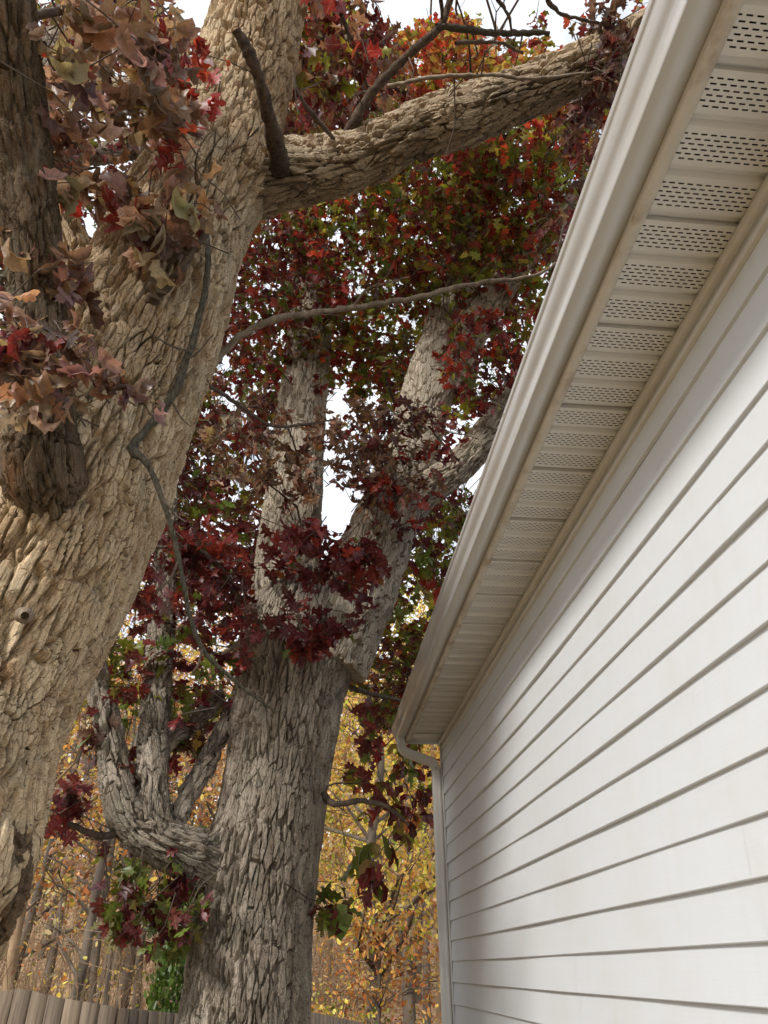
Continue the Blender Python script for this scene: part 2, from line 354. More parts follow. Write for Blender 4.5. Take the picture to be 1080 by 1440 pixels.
# ------------------------------------------------------------------ ground
def gz(x, y):
    d = np.hypot(np.asarray(x)*.55, np.maximum(np.asarray(y), 0))
    return np.interp(d, [0, 7, 13, 19, 28, 60, 120, 300, 900], [0, 0, -.5, -.25, .75, 8.5, 15, 20, 20])
def build_ground():
    rr = np.concatenate([[0.01], np.linspace(1, 30, 70), np.geomspace(31, 800, 40)]); na = 160
    th = np.arange(na)/na*2*math.pi
    X = rr[:, None]*np.sin(th); Y = rr[:, None]*np.cos(th)
    Z = gz(X, Y)+.03*np.sin(X*1.7)*np.sin(Y*1.3)*np.clip((rr[:, None]-5)/10, 0, 1)
    m = len(rr); idx = np.arange(m*na).reshape(m, na); nx = np.roll(idx, -1, axis=1)
    q = np.stack([idx[:-1], idx[1:], nx[1:], nx[:-1]], axis=2).reshape(-1, 4)
    me = mesh_np('ground', np.stack([X, Y, Z], axis=2).reshape(-1, 3), q)
    mt, ns, ls, bs, out = new_mat('leaf_strewn_lawn')
    v = node(ns, 'ShaderNodeTexCoord').outputs['Object']
    g = ramp(ns, ls, noise_t(ns, ls, v, 6, 6, .7), .3, .7, (.075, .085, .025), (.19, .18, .06))
    vo = node(ns, 'ShaderNodeTexVoronoi', feature='F1'); ls.new(v, vo.inputs['Vector']); vo.inputs['Scale'].default_value = 9
    sp = node(ns, 'ShaderNodeSeparateColor'); ls.new(vo.outputs['Color'], sp.inputs[0])
    lc = mix_c(ns, ls, sp.outputs[0], (.20, .115, .06), (.42, .29, .165))
    dist = node(ns, 'ShaderNodeVectorMath', operation='LENGTH'); ls.new(v, dist.inputs[0])
    wood = node(ns, 'ShaderNodeMapRange'); ls.new(dist.outputs['Value'], wood.inputs['Value']); wood.inputs['From Min'].default_value = 9; wood.inputs['From Max'].default_value = 24
    wood.inputs['To Min'].default_value = .42; wood.inputs['To Max'].default_value = .0
    cov = math_n(ns, ls, 'GREATER_THAN', sp.outputs[1], wood.outputs['Result'])
    ls.new(mix_c(ns, ls, cov, g, lc), bs.inputs['Base Color']); bs.inputs['Roughness'].default_value = .95
    b = node(ns, 'ShaderNodeBump'); b.inputs['Strength'].default_value = .8; b.inputs['Distance'].default_value = .05
    ls.new(sp.outputs[2], b.inputs['Height']); ls.new(b.outputs[0], bs.inputs['Normal'])
    link('ground', me, mt, kind='structure')
build_ground()

# ------------------------------------------------------------------ house
ZC = 1.5; WX = .962; Y0, Y1 = -7.0, 5.41; SZ = ZC+1.484; EX = .095
house = thing('house', 'white vinyl sided house with vented soffit, gutter and downspout', 'house')
CH = .115; ZTOP = ZC+1.412
def wob(y, z, a=.0012):
    return a*(math.sin(y*2.1+z*9)+.6*math.sin(y*4.7+z*23+1)+.5*math.sin(y*1.1-z*5))
wall_mb = MB(); wall_mb.box(WX+.002, WX+.10, Y0, Y1-.01, 0, SZ+.25)
side_wall = link('side_wall', wall_mb.mesh('side_wall'), M['dark_ply'], house)
jr = random.Random(4)
zb = ZC+1.309+CH; i = 0; rows = []
zi = ZC+1.309
rows.append((zi, ZTOP-.002, 0))
k = 1
while zi-CH > .12:
    zi -= CH; rows.append((zi, zi+CH, k)); k += 1
JO = {0: .62, 1: .62, 2: .80, 3: .80, 4: 1.35, 5: 1.35, 6: 1.05, 7: 1.05, 8: 3.4, 9: 3.4, 10: 1.62, 11: 1.62, 12: 2.9, 13: 2.9}
for (z0, z1, k) in rows:
    p = .0135 if k % 2 == 0 else .0115
    j = JO.get(k, jr.uniform(.4, 4.2))
    for (ya, yb, dx) in ((Y0, j+.012, 0.0), (j-.012, Y1-.028, -.0007)):
        n = max(8, int((yb-ya)/.09)); ys = np.linspace(ya, yb, n)
        h = z1-z0
        prof = [(WX+.001, z1), (WX-.0022, z1), (WX-.0024-(p-.0024)*.5-.0002, z0+h*.5), (WX-p+.0008, z0+.010), (WX-p, z0+.0035), (WX-p+.0012, z0+.0015), (WX-.0012, z0-.0012)]
        mb = MB()
        mb.extrude(prof, ys, fn=lambda x, y, z: (x+dx+(wob(y, round(z0, 3)) if x < WX else 0), y, z+.0008*math.sin(y*1.7+k)*(1 if abs(z-z0) < .02 else 0)))
        if dx == 0.0:                   # lip of the lapped end
            pass
        me = mb.mesh('siding_board', True); me.set_sharp_from_angle(angle=math.radians(7)); link('siding_board', me, M['siding'], side_wall)
# frieze trim under the soffit
mb = MB(); mb.extrude([(WX+.001, ZTOP-.012), (WX-.0165, ZTOP-.012), (WX-.0175, ZTOP-.009), (WX-.0175, ZTOP+.006), (WX-.016, ZTOP+.008), (WX-.005, ZTOP+.0085), (WX-.005, SZ-.030), (WX+.001, SZ-.028)], np.linspace(Y0, Y1-.02, 90), fn=lambda x, y, z: (x, y, z+.0012*math.sin(y*2.3)))
link('frieze_trim', mb.mesh('frieze_trim'), M['trim'], house)
mb = MB(); mb.extrude([(WX+.001, SZ-.034), (WX-.022, SZ-.032), (WX-.0245, SZ-.029), (WX-.0245, SZ-.006), (WX-.0225, SZ-.0035), (WX+.001, SZ-.0035)], np.linspace(Y0, Y1+.06, 90), fn=lambda x, y, z: (x+.0012*math.sin(y*1.9), y, z))
link('soffit_channel', mb.mesh('soffit_channel'), M['trim'], house)
# corner post
mb = MB(); mb.box(WX-.019, WX+.06, Y1-.03, Y1+.018, .1, SZ-.004); mb.box(WX-.022, WX-.008, Y1-.036, Y1-.029, .1, SZ-.036)
link('corner_post', mb.mesh('corner_post'), M['trim'], house)
# soffit: panels of three vented strips each, with slots cut through
SX0, SX1 = .700, WX-.003; PITCH_S = .1105
def soffit_panel_mesh():
    V, Q = [], []
    def quad(x0, x1, ya, yb, za, zb):
        b = len(V); V.extend([(x0, ya, za), (x1, ya, za), (x1, yb, zb), (x0, yb, zb)]); Q.append((b, b+3, b+2, b+1))
    W = SX1-SX0
    for s in range(3):
        o = s*PITCH_S
        quad(0, W, o+.000, o+.0145, 0, 0)
        y = o+.0145
        for r in range(6):
            off = (.0 if r % 2 == 0 else .0107)+.0012*r
            x = .010+off; xs = 0
            while x+.0135 < W-.010:
                quad(xs, x, y, y+.0034, 0, 0); xs = x+.0135; x += .0214
            quad(xs, W, y, y+.0034, 0, 0)
            quad(0, W, y+.0034, y+.0108, 0, 0); y += .0108
        quad(0, W, y, o+.0850, 0, 0)
        quad(0, W, o+.0850, o+.0880, 0, .0125); quad(0, W, o+.0880, o+.1010, .0125, .0125)
        if s < 2: quad(0, W, o+.1010, o+PITCH_S, .0125, 0)
        else:
            quad(0, W, o+.1010, o+.1040, .0125, .0125); quad(0, W, o+.1040, o+.1045, .0125, .018)
            quad(0, W, o+.1045, o+PITCH_S+.004, .018, .018)
    # folded lip at the leading edge
    quad(0, W, -.0005, 0, .0175, 0)
    return mesh_np('soffit_panel', V, Q, smooth=False)
spm = soffit_panel_mesh(); spm.materials.append(M['soffit'])
mb = MB(); mb.box(SX0, SX1, Y0, Y1+.055, SZ+.09, SZ+.11)
soffit = link('soffit', mb.mesh('soffit'), M['dark_ply'], house)
y = .587-.0945-PITCH_S*2; n0 = 7
for i in range(-7, 17):
    ya = y+i*PITCH_S*3
    if ya+PITCH_S*3 > Y1+.07: continue
    o = link('soffit_panel', spm, None, soffit); o.location = (SX0, ya, SZ+.0006*math.sin(i*2.7)); o.rotation_euler = (0, .0022*math.sin(i*1.3), 0)
    ylast = ya+PITCH_S*3
mb = MB(); mb.box(SX0, SX1, ylast+.004, Y1+.066, SZ, SZ+.004); link('soffit_filler', mb.mesh('soffit_filler'), M['soffit'], house)
# fascia with its bottom lip
mb = MB(); mb.box(.686, .700, Y0, Y1+.066, SZ-.004, SZ+.19)
fascia = link('fascia', mb.mesh('fascia'), M['trim'], house)
lipw = [(.6845, SZ+.006), (.6830, SZ-.004), (.6845, SZ-.0085), (.690, SZ-.0105), (.706, SZ-.0095), (.7125, SZ-.0065), (.7145, SZ-.002), (.7145, SZ+.002)]
mb = MB(); mb.extrude(lipw, np.linspace(Y0, Y1+.068, 160), fn=lambda x, y, z: (x+.001*math.sin(y*3.1), y, z+.0011*math.sin(y*2.2+1)))
link('fascia_lip', mb.mesh('fascia_lip', True), M['fascia'], fascia)
mb = MB(); mb.box(.690, WX+.05, Y1+.0665, Y1+.082, SZ-.012, SZ+.25); link('rake_board', mb.mesh('rake_board'), M['trim'], house)
# gutter: K profile, front of ogee shape
GZ = SZ+.018
gp = [(.6855, GZ+.105), (.6855, GZ+.002), (.6835, GZ), (.622, GZ), (.6195, GZ+.0025), (.6188, GZ+.012), (.6186, GZ+.026), (.6165, GZ+.036), (.6120, GZ+.045), (.6065, GZ+.052), (.6010, GZ+.060), (.5970, GZ+.069), (.5950, GZ+.079), (.5943, GZ+.090), (.5915, GZ+.0935), (.5885, GZ+.096), (.5878, GZ+.112), (.5890, GZ+.1145), (.598, GZ+.1145), (.599, GZ+.112)]
gin = [(x+.0016 if x < .68 else x-.0016, z+.0016) for (x, z) in gp[::-1]]
gin = [(x, min(z, GZ+.113)) for x, z in gin]
GYE = Y1+.16
def gdent(x, y, z):
    d = .0022*math.exp(-((y-4.15)/.16)**2)+.0016*math.sin(y*.9)+.0012*math.exp(-((y-3.3)/.08)**2)
    return (x+d*(1 if z > GZ+.03 else .2), y, z+.002*math.sin(y*.8+.4))
mb = MB(); mb.extrude(gp+gin, np.concatenate([np.linspace(Y0, 0, 40), np.linspace(.05, GYE, 200)]), closed=True, fn=gdent)
gutter = link('gutter', mb.mesh('gutter', True), M['gutter'], house)
gutter.data.set_sharp_from_angle(angle=math.radians(50))
mb = MB(); mb.extrude(gp, [GYE-.001, GYE+.002], fn=gdent, caps=True); link('end_cap', mb.mesh('end_cap'), M['gutter'], gutter)
hm = MB(); hm.box(-.098, 0, -.011, .011, 0, .003); hmm = hm.mesh('hanger'); hmm.materials.append(M['metal'])
for i in range(14):
    o = link('hanger', hmm, None, gutter); o.location = (.686, Y0+.5+i*.92, GZ+.104)
# downspout: ribbed tube swept from the gutter outlet, back to the wall corner and down
def spout_mesh():
    path = [(.648, 5.455, GZ+.02), (.648, 5.455, GZ-.025), (.650, 5.455, GZ-.055), (.664, 5.453, GZ-.085), (.69, 5.450, GZ-.106), (.735, 5.446, GZ-.126), (.80, 5.442, GZ-.148), (.855, 5.438, GZ-.167), (.888, 5.436, GZ-.186), (.904, 5.434, GZ-.212), (.910, 5.433, GZ-.245), (.910, 5.433, GZ-.30), (.910, 5.433, 1.9), (.912, 5.433, .9), (.912, 5.433, .12)]
    C, R = smooth_path(path, [1]*len(path), .012)
    T = np.gradient(C, axis=0); T /= np.linalg.norm(T, axis=1)[:, None]
    B = np.tile(np.array([0, 1., 0]), (len(C), 1)); B -= T*(B*T).sum(1)[:, None]; B /= np.linalg.norm(B, axis=1)[:, None]; N = np.cross(B, T)
    th = np.linspace(0, 2*math.pi, 72, endpoint=False)
    a, b = .030, .040                   # half sizes across and along the wall
    sq = lambda c: np.sign(c)*np.abs(c)**.38
    rib = 1+.035*np.cos(th*14)
    px, py = a*sq(np.cos(th))*rib, b*sq(np.sin(th))*rib
    V = C[:, None, :]+px[None, :, None]*N[:, None, :]+py[None, :, None]*B[:, None, :]
    m, na = len(C), len(th); idx = np.arange(m*na).reshape(m, na); nx = np.roll(idx, -1, axis=1)
    return mesh_np('downspout', V.reshape(-1, 3), np.stack([idx[:-1], nx[:-1], nx[1:], idx[1:]], axis=2).reshape(-1, 4))
dsp = link('downspout', spout_mesh(), M['spout'], house)
sm = MB(); sm.box(.880, WX+.01, 5.392, 5.395, -.012, .012); sm.box(.8795, .8815, 5.393, 5.473, -.012, .012); sm.box(.880, WX+.02, 5.471, 5.474, -.012, .012)
smm = sm.mesh('strap'); smm.materials.append(M['spout'])
for z in (.7,): o = link('strap', smm, None, dsp); o.location = (0, 0, z)
# rest of the house, out of sight: gable wall, back, roof
mb = MB(); mb.box(WX+.06, 8.4, Y1-.08, Y1+.004, 0, SZ+.2); mb.box(8.3, 8.4, Y0, Y1, 0, SZ+.2); mb.box(WX+.06, 8.4, Y0-.1, Y0, 0, SZ+.2)
mb.t += []; b = len(mb.v); mb.v += [(WX, Y1-.04, SZ+.2), (8.4, Y1-.04, SZ+.2), (4.7, Y1-.04, SZ+2.0)]; mb.t.append((b, b+1, b+2))
link('gable_wall', mb.mesh('gable_wall'), M['siding'], house)
mb = MB()
for side in (0, 1):
    for r in range(28):
        u0, u1 = r*.15, (r+1)*.15+.02
        xa = .615+u0*.894 if side == 0 else 8.79-u0*.894; xb = .615+u1*.894 if side == 0 else 8.79-u1*.894
        za, zb_ = SZ+.155+u0*.447, SZ+.155+u1*.447
        b = len(mb.v)
        mb.v += [(xa, Y0-.2, za+.012), (xb, Y0-.2, zb_+.002), (xb, Y1+.1, zb_+.002), (xa, Y1+.1, za+.012), (xa, Y0-.2, za), (xa, Y1+.1, za)]
        mb.q += [(b, b+1, b+2, b+3), (b, b+3, b+5, b+4)]
b = len(mb.v); mb.v += [(.64, Y0-.2, SZ+.15), (4.7, Y0-.2, SZ+2.18), (4.7, Y1+.1, SZ+2.18), (.64, Y1+.1, SZ+.15), (8.76, Y0-.2, SZ+.15), (8.76, Y1+.1, SZ+.15)]
mb.q += [(b, b+3, b+2, b+1), (b+1, b+2, b+5, b+4)]
link('roof', mb.mesh('roof'), M['shingle'], house)

# ------------------------------------------------------------------ picket fence
def wood_mat():
    m, ns, ls, bs, out = new_mat('weathered_fence_wood')
    v = node(ns, 'ShaderNodeTexCoord').outputs['Object']; oi = node(ns, 'ShaderNodeObjectInfo')
    ad = node(ns, 'ShaderNodeVectorMath', operation='ADD'); ls.new(v, ad.inputs[0]); ls.new(oi.outputs['Random'], ad.inputs[1])
    mp = node(ns, 'ShaderNodeVectorMath', operation='MULTIPLY'); ls.new(ad.outputs[0], mp.inputs[0]); mp.inputs[1].default_value = (55, 55, 2.2)
    n1 = noise_t(ns, ls, mp.outputs[0], 1.0, 6, .6)
    c = ramp(ns, ls, n1, .3, .72, (.10, .073, .05), (.28, .215, .15))
    c = mix_c(ns, ls, 1.0, c, ramp(ns, ls, oi.outputs['Random'], 0, 1, (.72, .72, .74), (1.1, 1.08, 1.02)), 'MULTIPLY')
    ls.new(c, bs.inputs['Base Color']); bs.inputs['Roughness'].default_value = .9
    b = node(ns, 'ShaderNodeBump'); b.inputs['Strength'].default_value = .5; b.inputs['Distance'].default_value = .004; ls.new(n1, b.inputs['Height']); ls.new(b.outputs[0], bs.inputs['Normal'])
    return m
M['fence'] = wood_mat()
def run_fence(start, head, length, ts, tops, par, side=1):
    d = np.array([math.sin(head), math.cos(head)]); nrm = np.array([d[1], -d[0]])*side
    t = 0; w = .138
    while t < length:
        wj = w+jr.uniform(-.006, .006)
        za = ZC+np.interp(t, ts, tops)+jr.uniform(-.003, .003); zb2 = ZC+np.interp(t+wj, ts, tops)+jr.uniform(-.003, .003)
        p0 = np.array(start)+d*t; zg = float(gz(*p0))-.02
        off = jr.uniform(-.004, .004); th = .018
        V = []
        for (tt, zt) in ((0, za), (wj-.009, zb2)):
            for s in (0, th): q = d*tt+nrm*(s+off); V += [(q[0], q[1], 0), (q[0], q[1], zt-zg)]
        Q = [(0, 1, 5, 4), (2, 6, 7, 3), (1, 3, 7, 5), (0, 4, 6, 2), (0, 2, 3, 1), (4, 5, 7, 6)]
        o = link('picket', mesh_np('picket', V, Q, smooth=False), M['fence'], par); o.location = (p0[0], p0[1], zg)
        t += wj
    for zo in (-.18, -.95):
        mbv = []; Q = []
        tt = np.arange(0, length+.3, .3)
        for x in tt:
            p0 = np.array(start)+d*x-nrm*.004; z = ZC+np.interp(x, ts, tops)+zo
            for (s, dz) in ((0, 0), (0, .085), (-.038, .085), (-.038, 0)): q = p0+nrm*s; mbv.append((q[0], q[1], z+dz))
        for i in range(len(tt)-1):
            for j in range(4): k2 = (j+1) % 4; Q.append((i*4+j, i*4+k2, i*4+4+k2, i*4+4+j))
        link('rail', mesh_np('rail', mbv, Q, smooth=False), M['fence'], par)
    for x in np.arange(.05, length, 2.4):
        p0 = np.array(start)+d*x-nrm*.09; z = float(gz(*p0)); mb = MB(); mb.box(-.045, .045, -.045, .045, -.1, ZC+np.interp(x, ts, tops)-.05-z)
        o = link('post', mb.mesh('post'), M['fence'], par); o.location = (p0[0], p0[1], z)
fence = thing('picket_fence', 'weathered grey brown wooden board fence with scalloped top behind the oaks', 'fence')
FP = (-1.37, 6.46)
run_fence(FP, math.radians(20), 11.5, [0, .975, 4.33, 6.6, 12], [-.225, -.305, -.43, -.66, -.95], fence)
run_fence(FP, math.radians(-80), 5.0, [0, .5, .78, 1.05, 2.0, 2.9, 4, 5], [-.225, -.16, -.105, -.14, -.23, -.12, -.2, -.1], fence, -1)

# ------------------------------------------------------------------ leaf shapes
HALF_HI = [(.010, 0), (.010, .13), (.055, .15), (.17, .155), (.21, .215), (.12, .245), (.12, .30), (.14, .345), (.24, .345), (.385, .395), (.31, .43), (.36, .505), (.22, .475), (.145, .515), (.135, .55), (.20, .60), (.345, .68), (.26, .69), (.285, .77), (.17, .715), (.11, .745), (.10, .78), (.14, .865), (.085, .87), (.095, .935), (.035, .915), (0, 1.0)]
HALF_MID = [(.010, 0), (.012, .13), (.19, .175), (.125, .30), (.25, .34), (.375, .44), (.14, .515), (.21, .595), (.32, .715), (.11, .745), (.13, .88), (.03, .90), (0, 1.0)]
HALF_LO = [(.012, 0), (.17, .17), (.12, .31), (.36, .43), (.14, .53), (.31, .71), (.10, .78), (0, 1.0)]
HALF_DRY = [(.010, 0), (.012, .10), (.10, .14), (.20, .22), (.17, .30), (.26, .37), (.33, .46), (.22, .50), (.27, .60), (.30, .70), (.18, .73), (.19, .83), (.10, .88), (.07, .94), (0, 1.0)]
HALF_SPECK = [(.27, .30), (.21, .74)]
HALF_TINY = [(.01, 0), (.30, .34), (.16, .55), (.24, .72), (0, 1.0)]
def leaf_template(half, fold, bend, twist, roll, wave, seed):
    r = np.random.default_rng(seed); half = np.array(half); n = len(half)
    mid = np.maximum.accumulate(half[:, 1]*.9+.04*np.arange(n)/n); mid[0] = 0; mid[-1] = 1.0
    X = [np.zeros(n)]; Y = [mid]
    for s in (1, -1):
        j = 1+.10*r.standard_normal(n); j[[0, -1]] = 1
        X.append(s*half[:, 0]*j); Y.append(half[:, 1]+.012*r.standard_normal(n)*(np.arange(n) > 1)*(np.arange(n) < n-1))
    X = np.concatenate(X); Y = np.concatenate(Y)
    q = []
    for i in range(n-1):
        q.append((i, n+i, n+i+1, i+1)); q.append((i, i+1, 2*n+i+1, 2*n+i))
    ph = r.uniform(0, 6.28, 3)
    a = np.abs(X)
    ang = roll*a*4.0                                 # edges roll over
    Z = np.where(roll > 0, (1-np.cos(ang))/(4*roll+1e-6), 0)+fold*a+wave*np.sin(Y*11+ph[0])*a*1.4+wave*.3*np.sin(Y*6+ph[1])
    Xn = np.where(roll > 0, np.sign(X)*np.sin(np.minimum(ang, 2.6))/(4*roll+1e-6), X)
    th = bend*np.maximum(Y-.1, 0)                    # blade bends along its length
    Yb = np.where(abs(bend) > 1e-4, .1+np.sin(th)/(bend if abs(bend) > 1e-4 else 1), Y); Yb = np.where(Y < .1, Y, Yb)
    Zb = np.where(Y < .1, 0, -(1-np.cos(th))/(bend if abs(bend) > 1e-4 else 1))
    V = np.stack([Xn, Yb-Z*np.sin(-th)*0, Zb+Z*np.cos(th)], axis=1); V[:, 1] += Z*np.sin(th)
    tw = twist*Y; c, s = np.cos(tw), np.sin(tw)
    V = np.stack([V[:, 0]*c-V[:, 2]*s, V[:, 1], V[:, 0]*s+V[:, 2]*c], axis=1)
    return V, np.array(q), np.stack([X, Y, 0*X], axis=1)
SHAPES = []
for k in range(8):      # fresh leaves
    SHAPES.append(dict(fold=[.10, .25, -.1, .35, .05, .2, .3, .15][k], bend=[.5, .9, .3, 1.2, -.3, .7, 1.5, .6][k], twist=[.2, -.4, .5, 0, .3, -.6, .4, -.2][k], roll=0.0, wave=[.05, .1, .06, .12, .08, .1, .06, .12][k], seed=50+k))
for k in range(6):      # dry, curled leaves
    SHAPES.append(dict(fold=[.2, .5, .1, .4, .3, .2][k], bend=[2.0, 3.0, 2.4, -2.2, 1.6, 3.4][k], twist=[1.0, -1.4, 1.8, .7, -2.0, 1.2][k], roll=[1.5, 1.9, 1.2, 1.7, 2.0, 1.4][k], wave=[.25, .3, .35, .28, .22, .38][k], seed=80+k))
TEMPL = {lod: [leaf_template(HALF_DRY if (i > 7 and lod in ('hi', 'mid')) else h, **s) for i, s in enumerate(SHAPES)] for lod, h in (('hi', HALF_HI), ('mid', HALF_MID), ('lo', HALF_LO), ('tiny', HALF_TINY), ('speck', HALF_SPECK))}
PALETTE = dict(maroon=(.115, .020, .027), dred=(.175, .026, .028), red=(.33, .040, .030), scarlet=(.55, .08, .035), green=(.135, .19, .028), ygreen=(.34, .345, .045),
               olive=(.19, .17, .035), pink=(.45, .32, .25), brown=(.30, .18, .11), dbrown=(.15, .085, .065), mauve=(.27, .16, .135), orange=(.56, .26, .075), yellow=(.72, .52, .11), tan=(.47, .33, .18), rust=(.30, .09, .035))
class Leaves:
    def __init__(s): s.p = []; s.a = []; s.n = []; s.size = []; s.var = []; s.col = []
    def add(s, pos, axis, nrm, size, var, col):
        s.p.append(pos); s.a.append(axis); s.n.append(nrm); s.size.append(size); s.var.append(var); s.col.append(col)
    def arrays(s):
        p = np.array(s.p); a = np.array(s.a); n = np.array(s.n)
        a /= np.linalg.norm(a, axis=1)[:, None]; n = n-a*(n*a).sum(1)[:, None]; n /= np.linalg.norm(n, axis=1)[:, None]+1e-9
        x = np.cross(a, n); R = np.stack([x, a, n], axis=2)
        return p, R, np.array(s.size), np.array(s.var), np.array(s.col)
def leaf_mass(name, p, R, size, var, col, lod):
    Vs, Qs, Cs, Us = [], [], [], []; o = 0
    lod = np.asarray(lod)
    for L in ('hi', 'mid', 'lo', 'tiny', 'speck'):
        for k in range(len(SHAPES)):
            sel = np.where((lod == L) & (var == k))[0]
            if not len(sel): continue
            T, q, uv = TEMPL[L][k]; m = len(sel); nv = len(T)
            V = np.einsum('mij,vj->mvi', R[sel], T)*size[sel][:, None, None]+p[sel][:, None, :]
            Vs.append(V.reshape(-1, 3)); Qs.append((q[None]+(np.arange(m)*nv)[:, None, None]+o).reshape(-1, 4)); o += m*nv
            c = np.concatenate([np.repeat(col[sel], nv, axis=0), np.ones((m*nv, 1))], axis=1); Cs.append(c); Us.append(np.tile(uv, (m, 1)))
    return mesh_np(name, np.vstack(Vs), np.vstack(Qs), attrs={'lcol': np.vstack(Cs), 'luv': np.vstack(Us)})
def pick(pal):
    k = list(pal); w = np.array([pal[x] for x in k], float); c = np.array(PALETTE[k[rng.choice(len(k), p=w/w.sum())]])
    return np.clip(c*rng.uniform(.72, 1.3)*(1+.1*rng.standard_normal(3)), .004, .8)

# ------------------------------------------------------------------ the two oaks
class Oak:
    def __init__(s, label, loc):
        s.root = thing('oak_tree', label, 'tree', loc=loc); s.leaves = Leaves(); s.skel = []; s.tw = Tubes()
    def stem(s, name, pts, radii, mat, ds=.012, da=.009, seed=1, lumps=.04, bumps=(), label=None, coarse=(), run_out=True):
        pts, radii = list(pts), list(radii)
        if run_out and radii[-1] > .04:             # run every limb out to a thin end
            d = pts[-1]-pts[-2]; d = d/np.linalg.norm(d); r9 = radii[-1]; n0 = len(pts)
            for k, f in ((9, .7), (20, .42), (34, .12)): pts.append(pts[n0-1]+d*r9*k+np.array([0, 0, .02*k*r9])); radii.append(r9*f)
            coarse = tuple(coarse)+(n0-1, n0, n0+1)
        me = stem_mesh(name, pts, radii, ds, da, seed, lumps, True, bumps, coarse)
        o = link(name, me, M[mat]); 
        put(o, s.root)
        if label: o['label'] = label
        C, R = smooth_path(pts, radii, .12); s.skel.append(C); return o
    def tube(s, name, pts, radii, mat, na=8, ds=.03, seed=3, jit=.006, label=None):
        C, R = smooth_path(pts, radii, ds); r = np.random.default_rng(seed)
        C = C+np.cumsum(r.standard_normal(C.shape)*jit*.25, axis=0)*np.linspace(0, 1, len(C))[:, None]*.0+r.standard_normal(C.shape)*jit*.35
        R = R*(1+.09*r.standard_normal(len(R)))
        if name == 'branch':            # side twigs
            for i in range(max(3, len(C)//7)):
                k = int(r.integers(len(C)//5, len(C))); d = r.standard_normal(3); d -= .3*np.array([0, 0, 1]); d /= np.linalg.norm(d); L = r.uniform(.12, .4)
                a = C[k]; b = a+d*L*.5+r.standard_normal(3)*.03; c = b+d*L*.4+r.standard_normal(3)*.07
                s.tw.add([a, b, c], [min(R[k]*.4, .007), .004, .0018], 4)
                e = b+r.standard_normal(3)*L*.3; s.tw.add([b, e], [.003, .0015], 3)
        t = Tubes(); t.add(C, R, na); o = link(name, t.mesh(name), M[mat]); put(o, s.root); s.skel.append(C[::3])
        if label: o['label'] = label
        return o

# ---- near leaning oak
b1 = PR(-225, 1300, 3.3)
oak1 = Oak('huge pale leaning oak trunk with a thick limb reaching over the gutter', (b1[0]-.15, b1[1], 0))
near_c = [(-232, 1340, 3.32), (-152, 1200, 3.30), (-72, 1000, 3.32), (18, 850, 3.26), (97, 700, 3.18), (150, 575, 3.05), (207, 450, 2.88), (262, 310, 2.72), (330, 150, 2.50), (368, 0, 2.22), (398, -110, 2.02)]
tp = [np.array([b1[0]-.22, b1[1]+.03, -.15]), np.array([b1[0]-.17, b1[1]+.02, .35])]+[PR(*c) for c in near_c]
tr = [.78, .62, .53, .51, .50, .49, .475, .455, .43, .385, .335, .315, .30]
tr = [r*.90 for r in tr]
stem_root = PR(58, 672, 2.78)
trunk1 = oak1.stem('trunk', tp, tr, 'bark1', ds=.0070, da=.0066, seed=2, lumps=.035, coarse=(0, 1, 11),
    bumps=((stem_root, .30, .07), (PR(2, 1215, 3.02), .16, .05), (PR(20, 1180, 3.1), .06, .03), (PR(0, 1250, 2.95), .05, .035), (PR(205, 425, 2.50), .11, .05), (P(345, 235, 4.75), .26, .06), (PR(120, 405, 2.7), .16, .05)))
oak1.stem('trunk_stem', [PR(70, 722, 2.86), PR(66, 706, 2.80), PR(62, 680, 2.75), PR(58, 640, 2.69), PR(58, 590, 2.63), PR(54, 510, 2.56), PR(50, 430, 2.49), PR(42, 300, 2.34), PR(24, 150, 2.16), PR(12, 40, 2.02), PR(0, -80, 1.88)],
    [.04, .115, .155, .152, .122, .106, .104, .104, .108, .105, .10], 'bark1d', ds=.0075, da=.0065, seed=5, lumps=.08, label='dark brown upright stem on the pale trunk')
oak1.stem('burl', [PR(-14, 1120, 3.22), PR(-14, 1150, 3.14), PR(-14, 1195, 3.08), PR(-20, 1245, 3.09), PR(-32, 1292, 3.15), PR(-50, 1335, 3.25)], [.02, .09, .125, .13, .11, .03], 'burl', ds=.006, da=.006, seed=6, lumps=.16, label='dark rough burl low on the pale trunk')
oak1.tube('knot', [PR(33, 866, 2.88), PR(34, 866, 2.815), PR(35, 866, 2.80)], [.034, .030, .014], 'palebranch', 16, .008, jit=.002)
limb_px = [(318, 262, 5.02), (352, 252, 4.86), (400, 243, 4.80), (455, 236, 4.82), (520, 218, 4.86), (590, 183, 4.9), (640, 168, 4.95), (690, 150, 5.0), (760, 122, 5.12), (830, 88, 5.3), (900, 50, 5.5), (1010, -20, 5.9)]
oak1.stem('limb', [P(*c) for c in limb_px], [.21, .205, .185, .165, .150, .142, .15, .135, .125, .118, .105, .08], 'bark_limb', ds=.008, da=.007, seed=9, lumps=.07,
    bumps=((P(650, 160, 4.9), .12, .035), (P(520, 205, 4.8), .1, .02)), label='thick horizontal limb with flaking bark')
oak1.stem('limb', [PR(150, 440, 2.98), PR(122, 395, 2.96), PR(98, 335, 2.95), PR(76, 265, 2.9), PR(60, 190, 2.8)], [.09, .085, .075, .065, .055], 'bark1', ds=.012, da=.009, seed=13, lumps=.05)
oak1.stem('limb', [PR(300, 140, 2.62), PR(262, 118, 2.72), PR(215, 125, 2.9), PR(150, 128, 3.1), PR(70, 110, 3.3)], [.10, .085, .07, .06, .05], 'bark_limb', ds=.014, da=.01, seed=14, lumps=.05)
